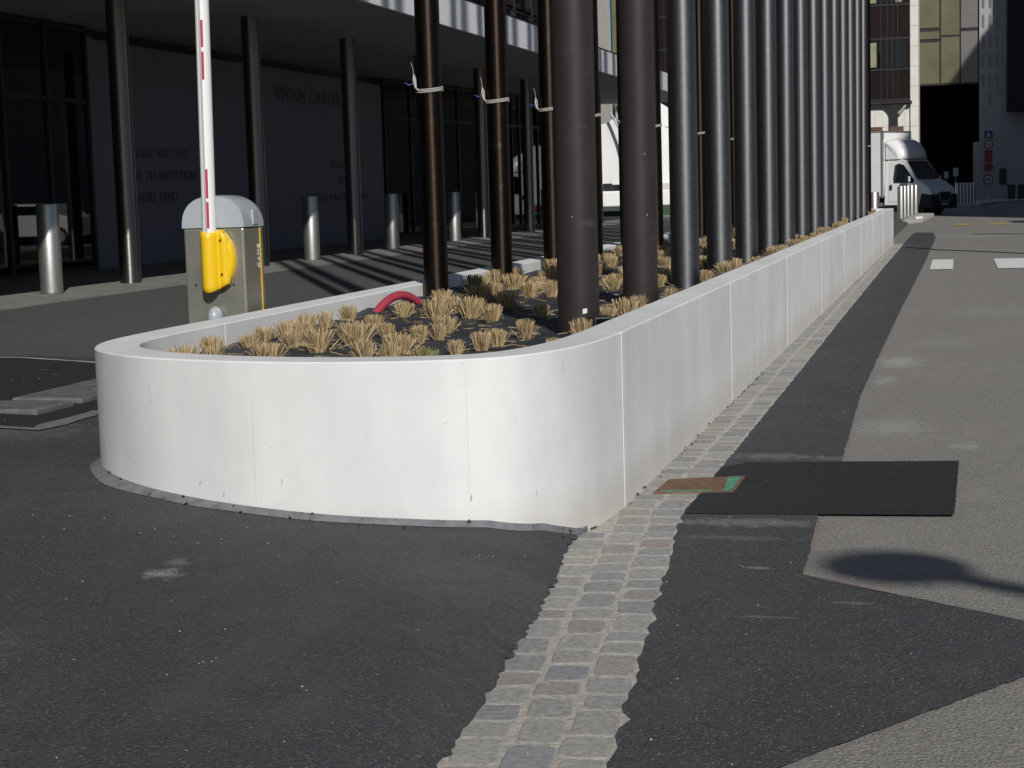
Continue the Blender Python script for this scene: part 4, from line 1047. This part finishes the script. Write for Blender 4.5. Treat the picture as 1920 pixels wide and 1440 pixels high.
tiled('tiled_wall', -18, -2.555, Y0+.45, Y0+1.2, -.1, 5.8, parent=mo)
tiled('tiled_pier', -2.55, -2.10, Y0+.3, Y0+4, -.1, 22, parent=mo, bond=.9)
tiled('tiled_pier', -21.2, -20.7, Y0+.3, Y0+4, -.1, 22, parent=mo, bond=.9)
tag(obj('brown_screen', MB().box(-4.8, -4.1, Y0-.3, Y0-.15, -.1, 4.42), 'brownbeam'), 'brown screen panel behind the truck roof, the left of two', 'screen')
tag(obj('brown_screen', MB().box(-3.68, -2.92, Y0-.3, Y0-.15, -.1, 4.42), 'brownbeam'), 'brown screen panel behind the truck roof, the right of two', 'screen')
t = thing('wall_floodlight', 'grey floodlight angled out under the maroon block beside the white pier', 'floodlight', (-3.05, Y0+.1, 5.45))
obj('housing', MB().add([(-.22, -.1, -.28), (.2, -.1, .2), (.3, -.1, .12), (-.1, -.1, -.36), (-.22, .1, -.28), (.2, .1, .2), (.3, .1, .12), (-.1, .1, -.36)], [(0, 1, 2, 3), (7, 6, 5, 4), (0, 4, 5, 1), (1, 5, 6, 2), (2, 6, 7, 3), (3, 7, 4, 0)]), 'alu', t)
obj('bracket', MB().cyl((.15, 0, .1), (.3, 0, .3), .03, .03, 8), 'dark_metal', t)
# olive glass front over a dark passage
Y1 = 105.0
og = thing('glass_office_front', 'olive tinted glass office front over a dark passage, half in shade', 'building')
pan = [(-2.10, -.98, [(6.95, 9.35, 'olive'), (9.55, 9.98, 'olive'), (10.2, 15.5, 'olive')]), (-.88, .16, [(6.95, 9.62, 'olive'), (9.72, 15.5, 'olive')]), (.26, 1.20, [(6.95, 9.9, 'grey_glass'), (10.1, 15.5, 'grey_glass')])]
obj('frame', MB().box(-2.18, 1.28, Y1, Y1+.4, 6.85, 22), 'maroon_frame', og)
for a, b, cells in pan:
    for z0, z1, mt in cells: obj('glass_pane', MB().box(a, b, Y1-.05, Y1-.001, z0, z1), mt, og)
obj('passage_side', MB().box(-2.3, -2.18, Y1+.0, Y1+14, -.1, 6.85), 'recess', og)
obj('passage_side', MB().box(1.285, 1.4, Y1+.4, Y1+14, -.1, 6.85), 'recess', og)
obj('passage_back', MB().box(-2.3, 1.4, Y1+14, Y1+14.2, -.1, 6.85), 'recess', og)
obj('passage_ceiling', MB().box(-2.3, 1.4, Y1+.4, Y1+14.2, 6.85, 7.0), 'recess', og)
obj('frame', MB().box(-20.6, -13, Y1, Y1+.4, 0, 20), 'maroon_frame', og)
for i in range(5):
    a = -20.5+i*1.1
    for z0, z1 in ((.5, 3.5), (3.7, 6.2), (6.4, 9.3), (9.5, 14)): obj('glass_pane', MB().box(a, a+1.0, Y1-.05, Y1-.001, z0, z1), 'olive' if z0 > 6 else 'glass_dark', og)
# white tower
wt = thing('white_tower', 'white tiled tower with rows of narrow slot windows beside the dark passage', 'tower')
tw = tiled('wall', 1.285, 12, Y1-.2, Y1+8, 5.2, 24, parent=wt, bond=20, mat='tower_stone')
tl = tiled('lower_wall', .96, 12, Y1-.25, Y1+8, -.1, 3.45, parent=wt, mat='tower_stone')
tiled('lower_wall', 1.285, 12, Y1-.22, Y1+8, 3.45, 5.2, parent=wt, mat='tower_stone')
for r in range(9):
    z0 = 5.45+r*1.13
    for cx, s in ((1.49, 1), (1.88, 1.0), (2.28, 1.0)):
        if r == 0 and cx != 1.88: continue
        n = 14; pts = [(cx+.085*math.copysign(abs(math.cos(a))**.6, math.cos(a)), z0+.42+.40*math.copysign(abs(math.sin(a))**.6, math.sin(a))) for a in [2*math.pi*k/n for k in range(n)]]
        obj('slot_window', MB().add([(x, Y1-.206, z) for x, z in pts], [tuple(range(n))]), 'grey_glass', wt)
dk = thing('overhanging_block', 'dark overhanging office block at the right edge, jutting past the white tower', 'building')
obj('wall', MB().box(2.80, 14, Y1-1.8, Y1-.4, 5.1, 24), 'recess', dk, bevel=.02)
# sign mast, notice boards, wall panel, bins
YS = 103.6
sg = thing('sign_mast', 'road sign mast with blue arrow, ring signs and red plates before the white tower', 'road sign', (1.79, YS, 0))
obj('post', MB().cyl((0, .06, 0), (0, .06, 4.1), .035, .035, 12), 'alu', sg)
bs = obj('arrow_sign', MB().box(-.23, .23, -.02, 0, 3.60, 4.06), 'sign_blue', sg)
obj('arrow', MB().add([(-.15, -.022, 3.66), (0, -.022, 3.74), (.15, -.022, 3.66), (0, -.022, 4.01)], [(0, 1, 2, 3)]), 'sign_white', bs)
def disc(nm, z, r, mat, y=-.02): return obj(nm, MB().cyl((0, y, z), (0, 0, z), r, r, 28, smooth=False), mat, sg)
rs = disc('ring_sign', 3.28, .27, 'sign_red'); obj('sign_face', MB().cyl((0, -.024, 3.28), (0, -.019, 3.28), .19, .19, 24, smooth=False), 'sign_white', rs)
obj('symbol', MB().box(-.11, -.02, -.028, -.0245, 3.25, 3.32).box(.02, .11, -.028, -.0245, 3.25, 3.31), 'black', rs)
obj('red_plate', MB().box(-.22, .22, -.02, 0, 2.22, 2.97), 'sign_red', sg)
disc('no_entry_sign', 1.95, .26, 'sign_red')
rs = disc('ring_sign', 1.25, .30, 'sign_red'); obj('sign_face', MB().cyl((0, -.024, 1.25), (0, -.019, 1.25), .22, .22, 24, smooth=False), 'sign_white', rs)
obj('symbol', MB().box(-.13, .13, -.028, -.0245, 1.2, 1.29), 'black', rs)
for z in (.82, .6): disc('reflector', z, .06, 'sign_white')
tag(obj('notice_board', MB().box(-.2, .1, YS-.02, YS+.02, 1.5, 1.98).box(-.07, -.03, YS, YS+.05, 0, 1.5), 'sign_white'), 'small white notice on a post in the dark passage, the right of two', 'notice')
tag(obj('notice_board', MB().box(-.72, -.46, YS-.02, YS+.02, 1.38, 1.78).box(-.61, -.57, YS, YS+.05, 0, 1.38), 'kerb'), 'small dull notice on a post just above the truck bonnet, the left of two', 'notice')
w_ = thing('wall_panel', 'tall dark service panel fixed on the white tower wall', 'panel', (2.62, Y1-.3, 0)); obj('cover', MB().box(-.18, .18, -.02, .05, .96, 1.84), 'dark_metal', w_, bevel=.01); obj('frame', MB().box(-.2, .2, .0, .051, .94, 1.86), 'black', w_)
bn = None
for i, x in enumerate((3.06, 3.62)):
    if bn is None:
        bn = thing('wheeled_bin', '', 'bin'); obj('body', MB().add([(-.18, -.2, .06), (.18, -.2, .06), (.18, .2, .06), (-.18, .2, .06), (-.22, -.25, .75), (.22, -.25, .75), (.22, .25, .75), (-.22, .25, .75)], [(0, 3, 2, 1), (4, 5, 6, 7), (0, 1, 5, 4), (1, 2, 6, 5), (2, 3, 7, 6), (3, 0, 4, 7)]), 'dark_metal', bn)
        obj('lid', MB().box(-.24, .24, -.28, .27, .75, .82), 'black', bn, bevel=.02); obj('wheel', MB().cyl((-.2, .2, .08), (.2, .2, .08), .08, .08, 12), 'tyre', bn); t = bn
    else: t = copy_tree(bn)
    t.location = (x, 103.2, .1); tag(t, ['dark wheeled bin before the tower wall, right under the service panel', 'dark wheeled bin before the tower wall at the right photo edge'][i], 'bin', 'bins before the tower')

# ------------------------------------------------------------------ beyond the canopy: white shell sculpture, lawn, far barrier
def shell():
    mb = MB(); vs = []; n = 40
    for k in range(n+1):
        t = k/n; x = -15.2+6.6*t; y = 66+.15*math.sin(t*9)
        top = 4.35+.45*math.cos(t*11.0+.3)
        for yy in (y, y+.25): vs += [(x, yy, 1.55), (x, yy-.06*math.sin(t*9+1), 3.0), (x, yy, top)]
    fs = []
    for k in range(n):
        a, b = k*6, (k+1)*6
        fs += [(a, b, b+1, a+1), (a+1, b+1, b+2, a+2), (a+2, b+2, b+5, a+5), (a+5, b+5, b+4, a+4), (a+4, b+4, b+3, a+3), (a+3, b+3, b, a)]
    mb.add(vs, fs); mb.add(vs, [(0, 1, 2, 5, 4, 3), tuple(n*6+i for i in (3, 4, 5, 2, 1, 0))]); return mb
sh = thing('white_pavilion', 'tall white wavy shell pavilion seen between poles beyond the canopy', 'pavilion')
fixn(obj('shell_wall', shell(), 'sculpt', sh))
obj('base', MB().box(-15.3, -8.5, 65.6, 66.9, .7, 1.30), 'sculpt', sh, bevel=.05)
for x in (-15, -13.2, -11.4, -9.6, -8.6): obj('foot', MB().box(x-.18, x+.18, 65.9, 66.4, 1.29, 1.6), 'dark_metal', sh)
obj('cable', MB().tube(catmull3 if False else [(-12.95, 65.6, 4.3), (-12.75, 65.5, 4.0), (-12.5, 65.4, 3.5), (-12.4, 65.4, 3.0), (-12.35, 65.4, 2.5), (-12.2, 65.4, 2.2), (-12.05, 65.4, 2.0)], .05, 8), 'grey_groove', sh)
mb = MB(); mb.box(-20, -8, 63.6, 65.4, .3, .56); tag(obj('hedge_strip', mb, 'grass'), 'low green clipped strip at the foot of the white pavilion', 'grass', kind='stuff')
tk2 = thing('red_white_post', 'thin white post with red bands glimpsed between slate poles', 'post', (-7.15, 57.5, .35))
obj('post', MB().cyl((0, 0, 0), (0, 0, 9), .05, .05, 12), 'white_paint', tk2)
obj('red_band', MB().cyl((0, 0, 2.6), (0, 0, 3.4), .054, .054, 12), 'orange', tk2)

# ------------------------------------------------------------------ outside the frame: street lamp, parked car, office block that throws the far shade
SH = Vector((-.22, 6.46, 0)); hl = 6.4; L_ = hl/math.tan(EL)
lx, ly = SH.x+math.sin(AZ)*L_, SH.y-math.cos(AZ)*L_
sl = thing('street_lamp', 'street lamp behind the camera whose head shades the road', 'street lamp', (lx, ly, 0))
hd = MB().ellipsoid((0, 0, hl), .285, .25, .11, 24, 12)
obj('lamp_head', hd, 'alu', sl)
obj('arm', MB().tube([(.15, -.10, hl), (.6, -.45, hl+.02), (1.3, -.95, hl-.1), (1.5, -1.1, hl-.25)], [.06, .07, .075, .075], 10), 'alu', sl)
obj('post', MB().cyl((1.5, -1.1, 0), (1.5, -1.1, hl-.2), .07, .05, 16), 'alu', sl)
blk = thing('corner_office_block', 'stone office block on the right of the street throwing the far shade', 'building')
obj('wall', MB().box(14, 34, 36.9, 72.3, -.1, 25.6), 'block_wall', blk)
obj('wall', MB().box(14.05, 34, 72.3, 80, -.1, 27.2), 'block_wall', blk)
obj('wall', MB().box(14.1, 34, 80, 125, -.1, 38), 'block_wall', blk)
for z in range(7):
    for i in range(10): obj('window', MB().box(13.97, 13.995, 40.5+i*3, 42.3+i*3, 1.2+z*3.4, 3.1+z*3.4), 'glass_dark', blk)
pc = thing('parked_car', 'white car crossing the road beyond the right edge, mirrored in the dark glass doors', 'car', (4.3, 55.2, 0), R(4))
prof = [(-2.1, .32), (-2.12, .75), (-1.95, .98), (-1.35, 1.05), (-.85, 1.45), (.55, 1.48), (1.35, 1.02), (1.98, .85), (2.1, .6), (2.08, .32)]
obj('body', fixn and MB().extrude_y(prof, -.86, .86), 'truck_white', pc, bevel=.05)
for s in (-1, 1):
    obj('side_window', MB().add([(x, s*.868, z) for x, z in [(-1.15, 1.08), (-.8, 1.38), (.5, 1.40), (1.1, 1.08)]], [(0, 1, 2, 3)]), 'glass_dark', pc)
    for x in (-1.3, 1.3): wh = obj('wheel', MB().cyl((x, s*.87, .32), (x, s*.66, .32), .32, .32, 20), 'tyre', pc); obj('rim', MB().cyl((x, s*.88, .32), (x, s*.85, .32), .2, .2, 16), 'alu', wh)
